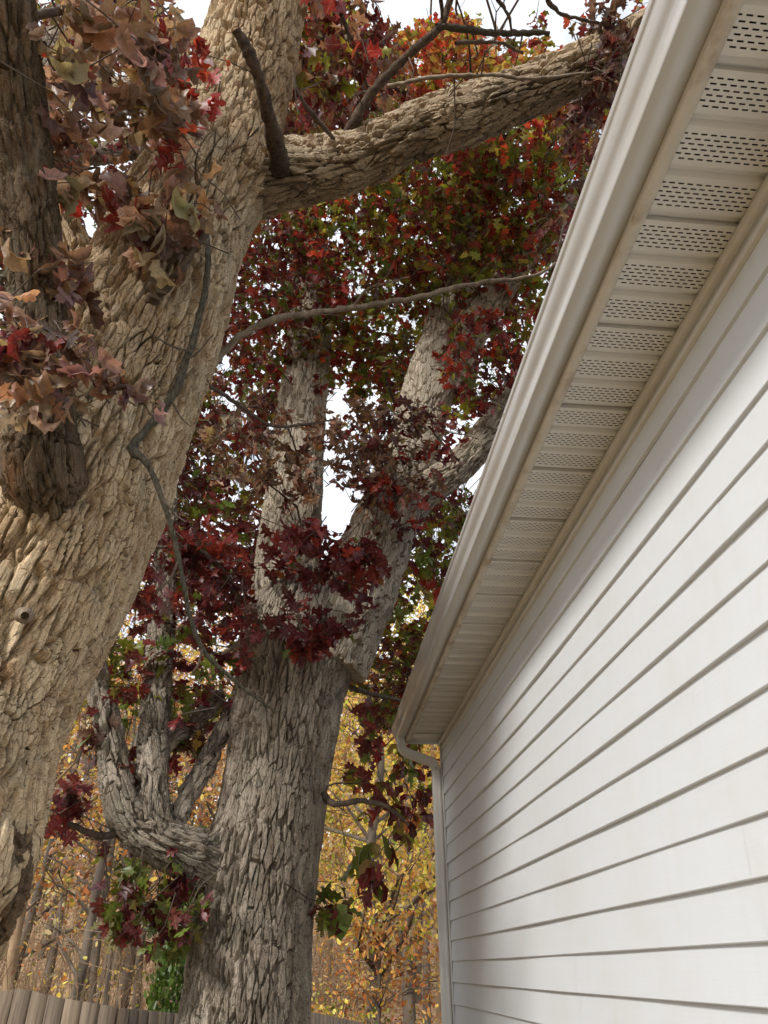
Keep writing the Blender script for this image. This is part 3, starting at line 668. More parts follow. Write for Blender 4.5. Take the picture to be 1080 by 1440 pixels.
oak1.tube('snag', [P(396, 252, 4.78), P(388, 205, 4.44), P(375, 150, 4.35), P(360, 100, 4.35), P(345, 65, 4.38), P(333, 42, 4.4)], [.08, .05, .036, .033, .030, .024], 'deadwood', 14, .02, jit=.008, label='broken dead branch stub pointing up')
oak1.tube('broken_stub', [PR(196, 446, 2.72), PR(212, 424, 2.50), PR(240, 398, 2.37), PR(265, 362, 2.32), PR(288, 330, 2.28)], [.045, .028, .021, .019, .014], 'deadwood', 12, .02, jit=.006, label='short broken brown stub')
oak1.tube('hanging_branch', [P(288, 316, 3.98), P(293, 350, 3.88), P(288, 410, 3.70), P(266, 495, 3.48), P(240, 560, 3.36), P(205, 605, 3.26), P(186, 630, 3.22), P(208, 655, 3.16), P(228, 700, 3.1), P(245, 760, 3.06), P(258, 820, 3.02), P(268, 872, 3.0), P(290, 920, 3.0), P(335, 962, 3.02), P(372, 990, 3.06), P(388, 1003, 3.1)],
    [.013, .015, .017, .018, .018, .016, .021, .014, .012, .012, .011, .010, .009, .007, .005, .002], 'lichen', 10, .035, jit=.0045, label='lichen covered broken branch hanging against the trunk')
for (x0, y0, x1, y1, D) in ((266, 495, 205, 462, 3.45), (262, 505, 300, 470, 3.44), (240, 562, 268, 600, 3.32), (228, 700, 262, 735, 3.06), (250, 790, 225, 830, 3.0), (285, 912, 268, 950, 2.98)):
    oak1.tube('twig', [P(x0, y0, D), P((x0+x1)/2, (y0+y1)/2+6, D-.02), P(x1, y1, D-.05)], [.006, .0045, .002], 'twig', 5, .03)
oak1.tube('branch', [P(288, 528, 4.35), P(312, 497, 4.4), P(345, 467, 4.45), P(400, 446, 4.5), P(460, 438, 4.6), P(530, 428, 4.7), P(600, 415, 4.8), P(650, 402, 4.9), P(700, 394, 5.0), P(750, 388, 5.1), P(790, 365, 5.2)],
    [.030, .025, .022, .020, .020, .018, .018, .016, .014, .012, .008], 'palebranch', 9, .045, jit=.012)
oak1.tube('branch', [P(480, 205, 4.85), P(492, 180, 4.8), P(520, 135, 4.9), P(558, 92, 5.0), P(600, 55, 5.1), P(622, 33, 5.2), P(640, -20, 5.3)], [.035, .03, .027, .026, .024, .022, .018], 'deadwood', 9, .03, jit=.008)
oak1.tube('branch', [P(612, 38, 5.15), P(650, 40, 5.2), P(690, 46, 5.3), P(735, 46, 5.4), P(772, 46, 5.45)], [.022, .022, .021, .019, .016], 'lichen', 8, .03, jit=.008)
oak1.tube('branch', [P(545, 122, 4.78), P(600, 110, 4.75), P(660, 106, 4.75), P(700, 106, 4.8), P(745, 111, 4.85), P(800, 106, 4.95), P(860, 98, 5.1)], [.012, .012, .011, .011, .010, .009, .006], 'palebranch', 7, .03, jit=.006)
oak1.tube('branch', [P(470, 196, 4.72), P(440, 160, 4.7), P(418, 128, 4.7), P(412, 100, 4.75)], [.014, .012, .010, .005], 'twig', 6, .03)
oak1.tube('branch', [P(290, 540, 4.4), P(330, 565, 4.5), P(378, 597, 4.6), P(420, 598, 4.7), P(470, 590, 4.8)], [.014, .013, .011, .010, .006], 'twig', 7, .03)
oak1.tube('branch', [P(575, 370+20, 4.8), P(520, 405, 4.75), P(495, 432, 4.7)][::-1], [.010, .008, .005], 'palebranch', 6, .03)
oak1.tube('branch', [P(30, 22, 4.6), P(70, 18, 4.7), P(100, 5, 4.9), P(150, -40, 5.2)], [.022, .022, .02, .016], 'twig', 7, .03)
for pts in ([(160, 0), (182, 45), (212, 78), (245, 120)], [(62, 60), (80, 105), (105, 150), (118, 200)], [(75, 240), (105, 238), (140, 236)], [(85, 215), (115, 195), (132, 182)], [(700, 0), (715, 20), (720, 48)], [(770, 0), (790, 20), (830, 30), (868, 40)], [(620, 0), (622, 30)], [(640, 60), (700, 60), (735, 75)], [(480, 20), (500, 70), (520, 130)]):
    n = len(pts); D = 4.3 if pts[0][0] < 400 else 5.1
    oak1.tube('twig', [P(x, y, D+.1*i) for i, (x, y) in enumerate(pts)], list(np.linspace(.014, .007, n)), 'twig', 6, .03)

# ---- forked oak beside the house
b2 = PR(352, 1400, 5.2)
oak2 = Oak('forked grey oak with maroon leaves standing beyond the house corner', (b2[0], b2[1], 0))
cx2 = [(345, 1440, 5.2), (357, 1300, 5.18), (372, 1200, 5.16), (388, 1100, 5.12), (404, 1000, 5.08), (420, 910, 5.06), (440, 830, 5.06)]
p0 = PR(345, 1440, 5.2)
tp2 = [np.array([p0[0]-.02, p0[1], -.2]), np.array([p0[0]-.01, p0[1], .3])]+[PR(*c) for c in cx2]
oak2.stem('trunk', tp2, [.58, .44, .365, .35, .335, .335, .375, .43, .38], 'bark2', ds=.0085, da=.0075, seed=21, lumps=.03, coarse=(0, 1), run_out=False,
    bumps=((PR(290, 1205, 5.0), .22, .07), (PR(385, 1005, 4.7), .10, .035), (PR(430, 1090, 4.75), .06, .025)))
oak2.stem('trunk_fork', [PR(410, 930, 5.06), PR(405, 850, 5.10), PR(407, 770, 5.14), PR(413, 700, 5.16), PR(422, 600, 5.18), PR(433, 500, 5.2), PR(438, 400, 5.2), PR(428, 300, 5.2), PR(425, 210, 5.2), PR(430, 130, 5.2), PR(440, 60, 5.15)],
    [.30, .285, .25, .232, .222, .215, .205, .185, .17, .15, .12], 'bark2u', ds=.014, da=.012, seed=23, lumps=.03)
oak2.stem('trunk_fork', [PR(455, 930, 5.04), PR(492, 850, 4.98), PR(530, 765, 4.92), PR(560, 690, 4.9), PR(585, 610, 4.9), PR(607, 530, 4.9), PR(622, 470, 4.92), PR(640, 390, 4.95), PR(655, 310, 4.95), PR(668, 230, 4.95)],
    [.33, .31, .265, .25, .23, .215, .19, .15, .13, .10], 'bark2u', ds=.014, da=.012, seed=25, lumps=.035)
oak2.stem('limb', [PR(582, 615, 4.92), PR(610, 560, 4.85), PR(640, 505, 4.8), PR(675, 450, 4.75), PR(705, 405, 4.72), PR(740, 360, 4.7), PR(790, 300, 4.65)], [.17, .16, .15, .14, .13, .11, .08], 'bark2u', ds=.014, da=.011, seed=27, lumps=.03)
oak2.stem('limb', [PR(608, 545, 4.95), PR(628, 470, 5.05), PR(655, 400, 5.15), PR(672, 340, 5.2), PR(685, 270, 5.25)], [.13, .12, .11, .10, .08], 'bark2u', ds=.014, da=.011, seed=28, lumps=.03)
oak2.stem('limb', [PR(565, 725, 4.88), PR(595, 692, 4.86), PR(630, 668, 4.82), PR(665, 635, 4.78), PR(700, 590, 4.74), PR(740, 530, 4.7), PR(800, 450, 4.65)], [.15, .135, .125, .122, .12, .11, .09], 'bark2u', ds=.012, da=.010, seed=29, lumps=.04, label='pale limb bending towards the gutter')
arm = [PR(330, 1225, 5.15), PR(285, 1205, 4.98), PR(248, 1192, 4.9), PR(212, 1175, 4.86)]
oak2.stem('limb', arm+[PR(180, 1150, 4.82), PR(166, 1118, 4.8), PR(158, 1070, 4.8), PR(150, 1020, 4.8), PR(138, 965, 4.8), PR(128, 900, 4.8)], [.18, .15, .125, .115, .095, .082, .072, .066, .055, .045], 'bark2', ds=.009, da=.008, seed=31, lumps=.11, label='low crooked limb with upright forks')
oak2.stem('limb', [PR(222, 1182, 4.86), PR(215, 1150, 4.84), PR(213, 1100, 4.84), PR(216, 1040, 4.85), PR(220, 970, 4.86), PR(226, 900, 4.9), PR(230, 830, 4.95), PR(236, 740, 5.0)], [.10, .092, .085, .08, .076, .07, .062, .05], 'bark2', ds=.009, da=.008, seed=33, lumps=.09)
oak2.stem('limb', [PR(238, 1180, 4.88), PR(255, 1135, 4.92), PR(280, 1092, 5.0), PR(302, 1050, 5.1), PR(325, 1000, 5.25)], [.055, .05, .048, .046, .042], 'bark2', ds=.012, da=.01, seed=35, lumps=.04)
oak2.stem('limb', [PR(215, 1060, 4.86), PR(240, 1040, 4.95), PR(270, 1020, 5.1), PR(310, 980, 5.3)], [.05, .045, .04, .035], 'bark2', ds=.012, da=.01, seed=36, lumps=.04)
oak2.tube('branch', [PR(190, 1160, 4.84), PR(150, 1175, 4.8), PR(110, 1165, 4.75), PR(78, 1148, 4.7)], [.03, .022, .018, .012], 'twig', 8, .03)
oak2.tube('branch', [PR(448, 1110, 5.1), PR(470, 1130, 4.95), PR(510, 1126, 4.9), PR(545, 1135, 4.9), PR(575, 1160, 4.9)], [.028, .022, .019, .015, .009], 'twig', 8, .03)
oak2.tube('branch', [PR(470, 960, 5.1), PR(520, 975, 5.3), PR(560, 985, 5.6), PR(600, 1000, 5.9)], [.025, .02, .016, .01], 'twig', 8, .03)
oak2.tube('branch', [PR(310, 920, 4.6), PR(345, 905, 4.7), PR(370, 915, 4.75)][::-1], [.05, .032, .008], 'palebranch', 9, .02)
oak2.tube('branch', [PR(365, 880, 4.80), PR(340, 850, 4.5), PR(310, 800, 4.3), PR(270, 770, 4.2), PR(220, 770, 4.2)], [.035, .028, .022, .016, .01], 'twig', 8, .03)
oak2.tube('branch', [PR(380, 830, 4.85), PR(400, 790, 4.55), PR(450, 770, 4.4), PR(510, 785, 4.4)], [.02, .017, .013, .008], 'twig', 7, .03)
oak2.tube('branch', [PR(330, 860, 4.6), PR(345, 870, 4.55), PR(400, 880, 4.5), PR(450, 895, 4.45)], [.016, .014, .011, .007], 'twig', 7, .03)
for (a, b, c) in (((540, 520), (560, 575), (600, 600)), ((545, 470), (580, 540), (620, 560)), ((590, 300), (600, 360), (560, 420)), ((700, 300), (690, 350), (660, 420)), ((480, 330), (520, 300), (560, 250))):
    oak2.tube('branch', [PR(*c, 5.2), PR(*b, 5.5), PR(*a, 5.8)], [.022, .018, .011], 'twig', 7, .04)

# ---- slender oak behind the leaning one
b3 = PR(100, 40, 5.2)
oak3 = Oak('slender grey oak trunk half hidden behind dry brown leaves', (b3[0], b3[1], 0))
oak3.stem('trunk', [np.array([b3[0], b3[1], float(gz(b3[0], b3[1]))-.2]), np.array([b3[0]+.05, b3[1], 3.0]), np.array([b3[0]-.03, b3[1]-.05, 7.5]), b3, b3+np.array([.2, -.1, 4.])], [.3, .26, .24, .22, .15], 'bark2', ds=.03, da=.022, seed=41)
oak3.stem('limb', [b3+np.array([0, 0, -3.0]), b3+np.array([.8, .5, -1.6]), b3+np.array([2.0, 1.2, -.2]), b3+np.array([3.2, 1.9, .8])], [.11, .09, .07, .04], 'bark2', ds=.03, da=.02, seed=43)
oak3.stem('limb', [b3+np.array([0, 0, -5.0]), b3+np.array([-.5, .7, -3.6]), b3+np.array([-.9, 1.2, -2.2]), b3+np.array([-1.0, 1.4, 0])], [.10, .085, .07, .04], 'bark2', ds=.03, da=.02, seed=44)

# ------------------------------------------------------------------ foliage: sprays of leaves on twigs
GAPS = [(520, 570, 18, 34), (468, 722, 16, 26), (628, 665, 24, 34), (712, 40, 48, 26), (40, 40, 18, 42), (612, 690, 14, 30), (120, 345, 12, 18), (330, 395, 10, 10), (560, 470, 20, 14), (130, 140, 10, 16)]
def in_gap(x, y, s=1.0):
    return any(((x-a)/(c*s))**2+((y-b)/(d*s))**2 < 1 for a, b, c, d in GAPS)
def spray(oak, c, size, pal, dry, droop, nl=(5, 9), twig=.0035, back=.35):
    d = rng.standard_normal(3); d[2] = d[2]*.35-.1*droop; d /= np.linalg.norm(d)
    if oak.skel:
        S = oak.skel_all; k = np.argmin(((S-c)**2).sum(1)); s0 = S[k]; g = c-s0; L = np.linalg.norm(g)
        if L > .05: d = d*.7+g/L; d /= np.linalg.norm(d)
    t0 = c-d*back*rng.uniform(.6, 1.4)+np.array([0, 0, .05])
    mid = (t0+c)/2+rng.standard_normal(3)*.03
    oak.tw.add([t0, mid, c], [twig*1.3, twig, twig*.6], 3)
    n = rng.integers(*nl); one = pick(pal)
    for i in range(n):
        f = rng.uniform(0, 1)**1.6; pos = c-d*f*back*.7+rng.standard_normal(3)*.012
        rad = rng.standard_normal(3); rad[2] *= .5; rad /= np.linalg.norm(rad)
        ax = rad+d*.5+np.array([0, 0, -droop*rng.uniform(.3, 1.3)])
        nm = np.array([0, 0, 1.])+rng.standard_normal(3)*(.55 if not dry else 1.2)
        col = pick(pal) if rng.random() < .55 else np.clip(one*rng.uniform(.8, 1.2), 0, 1)
        isdry = rng.random() < dry
        oak.leaves.add(pos, ax, nm, size*rng.uniform(.7, 1.25), int(rng.integers(8, 14) if isdry else rng.integers(0, 8)), col)
def region(oak, cx, cy, rx, ry, D0, D1, n, size, pal, dry=0., droop=.35, gap=1., back=.35, nl=(5, 9), twig=.0035):
    if not hasattr(oak, 'skel_all') or len(oak.skel_all) == 0: oak.skel_all = np.vstack(oak.skel)
    k = 0; pts = []
    while k < n:
        u = rng.uniform(-1, 1, 2)
        if (u**2).sum() > 1: continue
        x, y = cx+rx*u[0], cy+ry*u[1]
        k += 1
        if gap and in_gap(x, y, gap): continue
        c = P(x, y, rng.uniform(D0, D1))
        if c[0] > .45 and c[1] < 5.75 and c[2] < 3.3+max(0, c[0]-.6)*.5+.5: continue
        spray(oak, c, size, pal, dry, droop, nl, twig, back); pts.append(c)
    for i in range(min(len(pts)//18, 26)):          # boughs carrying the sprays
        c = pts[rng.integers(len(pts))]; S = oak.skel_all; d2 = ((S-c)**2).sum(1); s0 = S[np.argmin(d2)]
        L = math.sqrt(d2.min())
        if L < .15: continue
        m1 = s0+(c-s0)*.35+rng.standard_normal(3)*.08*L+np.array([0, 0, .06*L]); m2 = s0+(c-s0)*.7+rng.standard_normal(3)*.08*L
        C, R = smooth_path([s0, m1, m2, c], [.004+.007*L, .004+.005*L, .004+.003*L, .003], .15)
        oak.tw.add(C, np.minimum(R, .03), 5)
DRYP = dict(pink=3.4, mauve=1.2, brown=3, dbrown=1.6, dred=.5, red=.15, ygreen=.15, tan=1.6)
MAR = dict(maroon=5, dred=4, red=1.2, dbrown=.8, green=.35)
MIX = dict(red=1.8, dred=2.0, maroon=1.2, green=2.8, ygreen=2.4, olive=2.2, scarlet=.8, rust=.7)
GRN = dict(green=4, ygreen=2.4, olive=2, dred=1.6, maroon=1.2, red=.5)
ORG = dict(orange=2.2, rust=2, red=1.4, ygreen=1.6, yellow=.8, scarlet=1.2, olive=1)
BRN = dict(brown=4, dbrown=3, mauve=2, pink=2.2, tan=1, dred=.5)
# near oak
region(oak1, 165, 150, 110, 160, 3.6, 4.5, 42, .165, DRYP, 1.0, .9)
region(oak1, 140, 60, 120, 90, 4.4, 6.0, 44, .14, dict(DRYP, dred=1.6, maroon=1.2), .8, .7)
region(oak1, 212, 290, 40, 80, 3.5, 4.1, 9, .16, DRYP, 1.0, 1.0, nl=(4, 7))
region(oak1, 110, 380, 38, 40, 3.35, 3.7, 6, .175, DRYP, .9, 1.2, nl=(4, 6))
region(oak1, 25, 490, 55, 85, 2.85, 3.3, 17, .125, dict(DRYP, dred=1.5, maroon=1), .7, .9, nl=(4, 8))
region(oak1, 100, 490, 40, 26, 2.75, 2.9, 5, .115, dict(mauve=4, dbrown=2, brown=2, pink=2), .8, .9, nl=(4, 7), back=.2)
region(oak1, 150, 535, 60, 24, 2.72, 2.85, 6, .115, dict(mauve=3, dbrown=3, brown=2, pink=2.5), .8, .9, nl=(4, 7), back=.2)
region(oak1, 40, 570, 35, 20, 2.6, 2.75, 3, .13, DRYP, .9, 1.0, nl=(3, 6), back=.2)
region(oak1, 270, 120, 60, 70, 3.6, 4.3, 5, .14, dict(red=3, scarlet=2, dred=2, pink=1), .2, .6)
region(oak1, 470, 100, 100, 110, 5.2, 7.5, 110, .135, dict(dred=3, maroon=2, brown=2, mauve=1.5, ygreen=1.2, scarlet=.8, red=1.5, olive=1), .3, .5)
region(oak1, 840, 270, 52, 250, 4.9, 6.0, 52, .125, dict(dbrown=5, maroon=3, mauve=1.4, brown=1, pink=.4), .5, .7)
region(oak1, 870, 40, 40, 60, 4.9, 5.4, 8, .12, dict(dbrown=5, maroon=3), .5, .7)
region(oak1, 250, -150, 420, 130, 5.5, 8.5, 90, .14, dict(DRYP, dred=3, maroon=2), .4, .6, gap=0)      # crown above the frame
region(oak1, -160, 250, 170, 330, 3.8, 6.0, 60, .14, dict(DRYP, dred=3, maroon=2), .4, .6, gap=0)
# forked oak
region(oak2, 360, 820, 190, 85, 4.35, 5.0, 50, .135, MAR, .05, .3, gap=0)
region(oak2, 460, 775, 100, 40, 4.2, 4.5, 18, .14, dict(dred=4, maroon=3, red=2, rust=.4), 0, .25, gap=0)
region(oak2, 400, 890, 80, 28, 4.3, 4.6, 9, .150, MAR, 0, .4, gap=0)
region(oak2, 250, 820, 90, 90, 4.8, 6.2, 70, .125, dict(MAR, green=1.5), .05, .35)
region(oak2, 230, 960, 120, 80, 4.8, 6.5, 60, .14, dict(green=3, maroon=3, dred=2, ygreen=1, olive=1), .05, .4)
region(oak2, 95, 1115, 35, 35, 4.55, 4.8, 7, .14, MAR, 0, .6)
region(oak2, 200, 1045, 90, 40, 4.9, 5.6, 16, .14, dict(MAR, green=2), 0, .5)
region(oak2, 205, 1265, 90, 52, 4.7, 5.2, 22, .14, dict(maroon=3, dred=2, green=2.5, olive=1), 0, .8)
region(oak2, 240, 1310, 35, 35, 4.7, 5.0, 5, .14, dict(green=3, maroon=2, dred=1), 0, .9)
region(oak2, 530, 1250, 85, 75, 4.9, 5.5, 22, .15, dict(maroon=3, dred=2, green=2.4, olive=1), 0, 1.0)
region(oak2, 560, 1075, 70, 110, 5.4, 6.6, 60, .13, dict(maroon=3, dred=2.5, green=2.5, ygreen=1, red=.8, orange=.5), 0, .6)
region(oak2, 540, 940, 60, 90, 6.0, 8.0, 110, .12, dict(green=2.4, dred=2, maroon=1.5, ygreen=1.5, orange=.7, rust=1), 0, .5)
region(oak2, 610, 800, 70, 130, 6.0, 9.0, 330, .12, GRN, 0, .5)
region(oak2, 395, 615, 95, 75, 5.0, 5.7, 46, .12, BRN, .9, 1.0, nl=(5, 10))
region(oak2, 560, 640, 80, 80, 5.0, 5.8, 46, .118, dict(BRN, dred=4, red=3, maroon=3), .6, .8, gap=.5, nl=(5, 10))
region(oak2, 508, 620, 48, 75, 5.0, 5.6, 34, .115, BRN, .85, 1.0, gap=0, nl=(4, 9))
region(oak2, 560, 720, 60, 50, 5.3, 5.8, 20, .13, dict(dred=3, red=2, maroon=2, brown=1), .2, .5)
region(oak2, 545, 500, 75, 90, 8, 11, 110, .115, GRN, 0, .45, gap=0)
region(oak2, 520, 590, 40, 70, 8, 11, 36, .115, dict(GRN, dred=2), 0, .45, gap=.6)
region(oak2, 670, 520, 60, 90, 5.8, 6.8, 62, .12, dict(dred=3, red=2.6, maroon=2, green=1.5, ygreen=.8, scarlet=.6), .05, .5)
region(oak2, 600, 400, 215, 190, 7.0, 10.5, 1150, .118, MIX, .02, .45)
region(oak2, 640, 290, 170, 100, 6.6, 9.0, 400, .118, dict(MIX, red=2.0, green=3.4, ygreen=3), .02, .45)
region(oak2, 390, 440, 100, 170, 6.8, 9.5, 420, .118, dict(dred=4, red=2.5, maroon=2, green=2.2, olive=1.8, rust=.6), .1, .5)
region(oak2, 660, 100, 130, 80, 9.5, 13, 620, .12, ORG, 0, .4)
region(oak2, 735, 200, 95, 60, 6.5, 9.0, 190, .118, MIX, 0, .45, gap=0)
region(oak2, 800, 130, 60, 60, 7.5, 10, 110, .12, dict(ORG, dred=2), 0, .45, gap=0)
region(oak2, 460, 140, 110, 150, 8.5, 12, 480, .12, dict(dred=3, rust=2, brown=1.5, ygreen=1, olive=1, red=2), .1, .4)
region(oak2, 290, 700, 110, 130, 6.2, 9, 360, .118, dict(MAR, green=2.6, ygreen=1, rust=1), .1, .45)
region(oak2, 620, -160, 330, 120, 8, 12, 130, .14, ORG, 0, .4, gap=0)
region(oak2, 900, 250, 260, 350, 8, 11, 130, .14, MIX, 0, .4, gap=0)
# slender oak behind
region(oak3, 130, 200, 170, 240, 7, 11, 460, .115, dict(dred=3, mauve=2, maroon=2, brown=2, olive=1.3, rust=1.2, green=.6), .2, .5)
region(oak3, 60, 560, 110, 180, 6.5, 9, 90, .13, dict(dred=3, maroon=3, brown=1, olive=1), .1, .5)
region(oak3, 300, 560, 110, 330, 9.5, 14, 800, .12, dict(dred=3, maroon=2, brown=1.4, olive=2, green=1.2, rust=1.5), .1, .45)
region(oak3, -150, 300, 200, 400, 6.5, 10, 160, .13, MAR, .1, .5, gap=0)

leaf_meshes = {}
def leaf_mesh(k):
    if k not in leaf_meshes:
        T, q, uv = TEMPL['hi'][k]; me = mesh_np('leaf', T, q, attrs={'luv': uv}); me.materials.append(M['leaf_obj']); leaf_meshes[k] = me
    return leaf_meshes[k]
VPX, VPY = 430.3, 1364.4
for oak, nind in ((oak1, 300), (oak2, 300), (oak3, 0)):
    p, R, size, var, col = oak.leaves.arrays()
    d = p-CAM; z = d@fw; x = 540+F_PX*(d@rt)/z; yv = 720-F_PX*(d@upv)/z
    edge = VPX+(914-VPX)*(VPY-yv)/VPY                    # rim of the gutter at that height
    vis = (z > .2) & (x > -10) & (x < np.minimum(edge, 1090)) & (yv > -10) & (yv < 1450)
    ps = np.where(vis, size*F_PX/np.maximum(z, .2), 0)
    order = np.argsort(-ps); ind = order[:nind]; rest = order[nind:]
    psr = size*F_PX/np.maximum(z, .2)
    lod = np.where(vis & (psr > 30), 'mid', np.where(vis & (psr > 17), 'lo', 'tiny'))
    crown = link('crown', leaf_mass('crown', p[rest], R[rest], size[rest], var[rest], col[rest], lod[rest]), M['leaf'])
    put(crown, oak.root); crown['kind'] = 'stuff'
    tw = link('twigs', oak.tw.mesh('twigs'), M['twig']); put(tw, oak.root); tw['kind'] = 'stuff'
    for i in ind:
        o = bpy.data.objects.new('leaf', leaf_mesh(int(var[i]))); COL.objects.link(o)
        o.color = (*col[i], 1); o.parent = crown
        Mx = Matrix(R[i].tolist()).to_4x4(); Mx = Matrix.Translation(Vector(p[i])) @ Mx @ Matrix.Scale(float(size[i]), 4)
        o.matrix_basis = Mx
    print('leaves', len(p))

# ------------------------------------------------------------------ woods on the slope behind the fence
def az_of(px, py=1365):
    v = ray(px, py); return math.atan2(v[0], v[1])
def base_at(px, rho):
    a = az_of(px); x, y = rho*math.sin(a), rho*math.cos(a); return np.array([x, y, float(gz(x, y))])
def leaf_cloud(cs, rads, n, size, pal, shell=.55, clump=14, droop=.3):
    """n leaves in clumps spread through a set of ellipsoids"""
    Lv = Leaves(); w = np.array([np.prod(r) for r in rads])**(2/3); w = w/w.sum()
    while len(Lv.p) < n:
        k = rng.choice(len(cs), p=w); u = rng.standard_normal(3); u /= np.linalg.norm(u); u *= rng.uniform(shell**3, 1)**(1/3)
        c = np.array(cs[k])+u*np.array(rads[k]); base = pick(pal)
        for _ in range(clump):
            pos = c+rng.standard_normal(3)*size*1.6
            ax = rng.standard_normal(3); ax[2] -= droop; nm = np.array([0, 0, .8])+rng.standard_normal(3)*.8
            Lv.add(pos, ax, nm, size*rng.uniform(.7, 1.3), int(rng.integers(0, 8)), np.clip(base*rng.uniform(.75, 1.3), 0, .9) if rng.random() < .7 else pick(pal))
    p, R, s, v, c = Lv.arrays(); return leaf_mass('crown', p, R, s, v, c, np.full(len(p), 'speck'))
def woodland_tree(name, label, px, rho, lean_px, H, r0, mat, nleaf, pal, group=None, nb=12, lsize=.13, low=.35, spread=.22, cat='tree', seed=0):
    b = base_at(px, rho); r = np.random.default_rng(seed+100)
    root = thing(name, label, cat, group, loc=tuple(b))
    lean = np.array([lean_px*rho/1150, 0, 0]); lean[1] = r.uniform(-.6, .6)
    path = [b-np.array([0, 0, .2])]+[b+np.array([0, 0, H*f])+lean*f+r.standard_normal(3)*.05*np.array([1, 1, 0])*H*.12 for f in (.2, .4, .6, .8, 1.0)]
    C, R = smooth_path(path, [r0*1.25, r0, r0*.85, r0*.65, r0*.42, r0*.12], .3)
    t = Tubes(); t.add(C, R, 9); put(link('trunk', t.mesh('trunk'), M[mat]), root)
    t = Tubes(); tips = []
    for i in range(nb):
        f = r.uniform(low*.6, .97); k = int(f*(len(C)-1)); a = r.uniform(0, 6.28); L = H*spread*(1.15-f*.8)*r.uniform(.6, 1.3)
        dv = np.array([math.cos(a), math.sin(a), r.uniform(.25, 1.0)]); dv /= np.linalg.norm(dv)
        e = C[k]+dv*L; m = C[k]+dv*L*.5+r.standard_normal(3)*.08*L
        t.add([C[k], m, e], [max(R[k]*.45, .008), max(R[k]*.28, .006), .004], 5); tips.append(e); tips.append(m)
        for q in range(4):
            s0 = C[k]+(e-C[k])*r.uniform(.3, 1); d2 = dv*.6+r.standard_normal(3)*.6; d2[2] = abs(d2[2])*.7
            t.add([s0, s0+d2*L*.22+r.standard_normal(3)*.03, s0+d2*L*.42], [.012, .008, .003], 3); tips.append(s0+d2*L*.3)
    put(link('branches', t.mesh('branches'), M[mat], kind='stuff'), root)
    if nleaf:
        cs = tips; rads = [np.array([.9, .9, .6])*H*.075]*len(tips)
        o = put(link('crown', leaf_cloud(cs, rads, nleaf, lsize, pal, .2, 9), M['leaf_far']), root); o['kind'] = 'stuff'
    return root
WG = 'bare grey trees on the slope'
TANW = dict(tan=3, brown=1.5, orange=1.8, yellow=2, rust=.8, olive=1)
YEL = dict(yellow=5, tan=2, orange=1.5, ygreen=1.5)
ORP = dict(orange=5, yellow=2.2, rust=1.4, tan=1)
woodland_tree('woodland_tree', 'straight ochre brown trunk rising just behind the board fence', 42, 14.5, -95, 11, .085, 'woods_bark2', 260, TANW, None, seed=1)
woodland_tree('woodland_tree', 'twin leaning grey trunk beside the ochre one behind the fence', 92, 15, 60, 9, .085, 'woods_bark', 160, TANW, None, seed=2)
left = [(102, 16, 40, .06), (150, 17, -60, .07), (136, 18.5, 50, .05), (182, 21, -30, .12), (168, 16, -80, .045), (205, 23, -30, .10), (120, 24, 40, .11), (70, 26, -20, .12), (12, 20, 30, .10), (-30, 22, 10, .14), (160, 30, 10, .13), (225, 27, 20, .12), (255, 33, 0, .14), (55, 34, 10, .14), (100, 38, 0, .15), (188, 40, 10, .15), (-80, 30, 0, .15), (-10, 36, 0, .15), (280, 42, 0, .15), (140, 44, 20, .14)]
for i, (px, rho, ln, r0) in enumerate(left):
    woodland_tree('woodland_tree', ('very thin grey sapling trunk just behind the board fence' if r0 < .08 else 'slim bare grey trunk in the middle of the wooded slope' if rho < 25 else 'thicker grey trunk standing higher up the wooded slope'), px, rho, ln, rng.uniform(9, 13), r0, 'woods_bark', int(rng.integers(600, 1100)), TANW, WG, seed=10+i, lsize=.14)
right = [(597, 22, 4, .09), (612, 19, 2, .07), (585, 27, 10, .11), (565, 31, -8, .12), (540, 26, 6, .09), (620, 33, 0, .14), (500, 35, 0, .13), (460, 30, 8, .12), (640, 26, 0, .12), (520, 40, 0, .14)]
for i, (px, rho, ln, r0) in enumerate(right):
    woodland_tree('woodland_tree', ('ochre brown slim trunk under yellow leaves past the downspout' if i % 3 == 1 else 'grey slim trunk under yellow leaves past the downspout'), px, rho, ln*3, rng.uniform(9, 13), r0, 'woods_bark2' if i % 3 == 1 else 'woods_bark', int(rng.integers(1500, 2300)), YEL, 'slim trees past the downspout', seed=60+i, lsize=.14)
# yellow and orange trees with full crowns
woodland_tree('maple_tree', 'golden yellow tree with a tall crown seen between the forked oak and the downspout', 520, 16, 10, 9.5, .12, 'woods_bark', 4200, dict(yellow=5, tan=1.5, orange=1.2, ygreen=2.2), nb=24, lsize=.12, low=.35, spread=.34, seed=90)
woodland_tree('maple_tree', 'pale yellow tree behind the golden one', 575, 22, 6, 12, .14, 'woods_bark', 3000, dict(yellow=4, tan=3, ygreen=2, olive=1), nb=24, lsize=.14, low=.3, spread=.30, seed=91)
woodland_tree('maple_sapling', 'bright orange sapling with spreading low branches beside the board fence', 525, 15.5, 15, 3.3, .045, 'woods_bark', 1500, ORP, nb=20, lsize=.095, low=.35, spread=.42, seed=92)
woodland_tree('maple_tree', 'orange brown tree rising above the low crooked limb', 300, 25, 0, 13, .15, 'woods_bark', 2600, dict(orange=3, tan=3, rust=2, yellow=1), nb=22, lsize=.15, low=.35, spread=.30, seed=93)
woodland_tree('maple_tree', 'peach coloured tree crown behind the leaning oak', 180, 27, 0, 13, .15, 'woods_bark', 2200, dict(tan=4, orange=2, rust=1.5, pink=1), nb=22, lsize=.15, low=.4, spread=.30, seed=94)
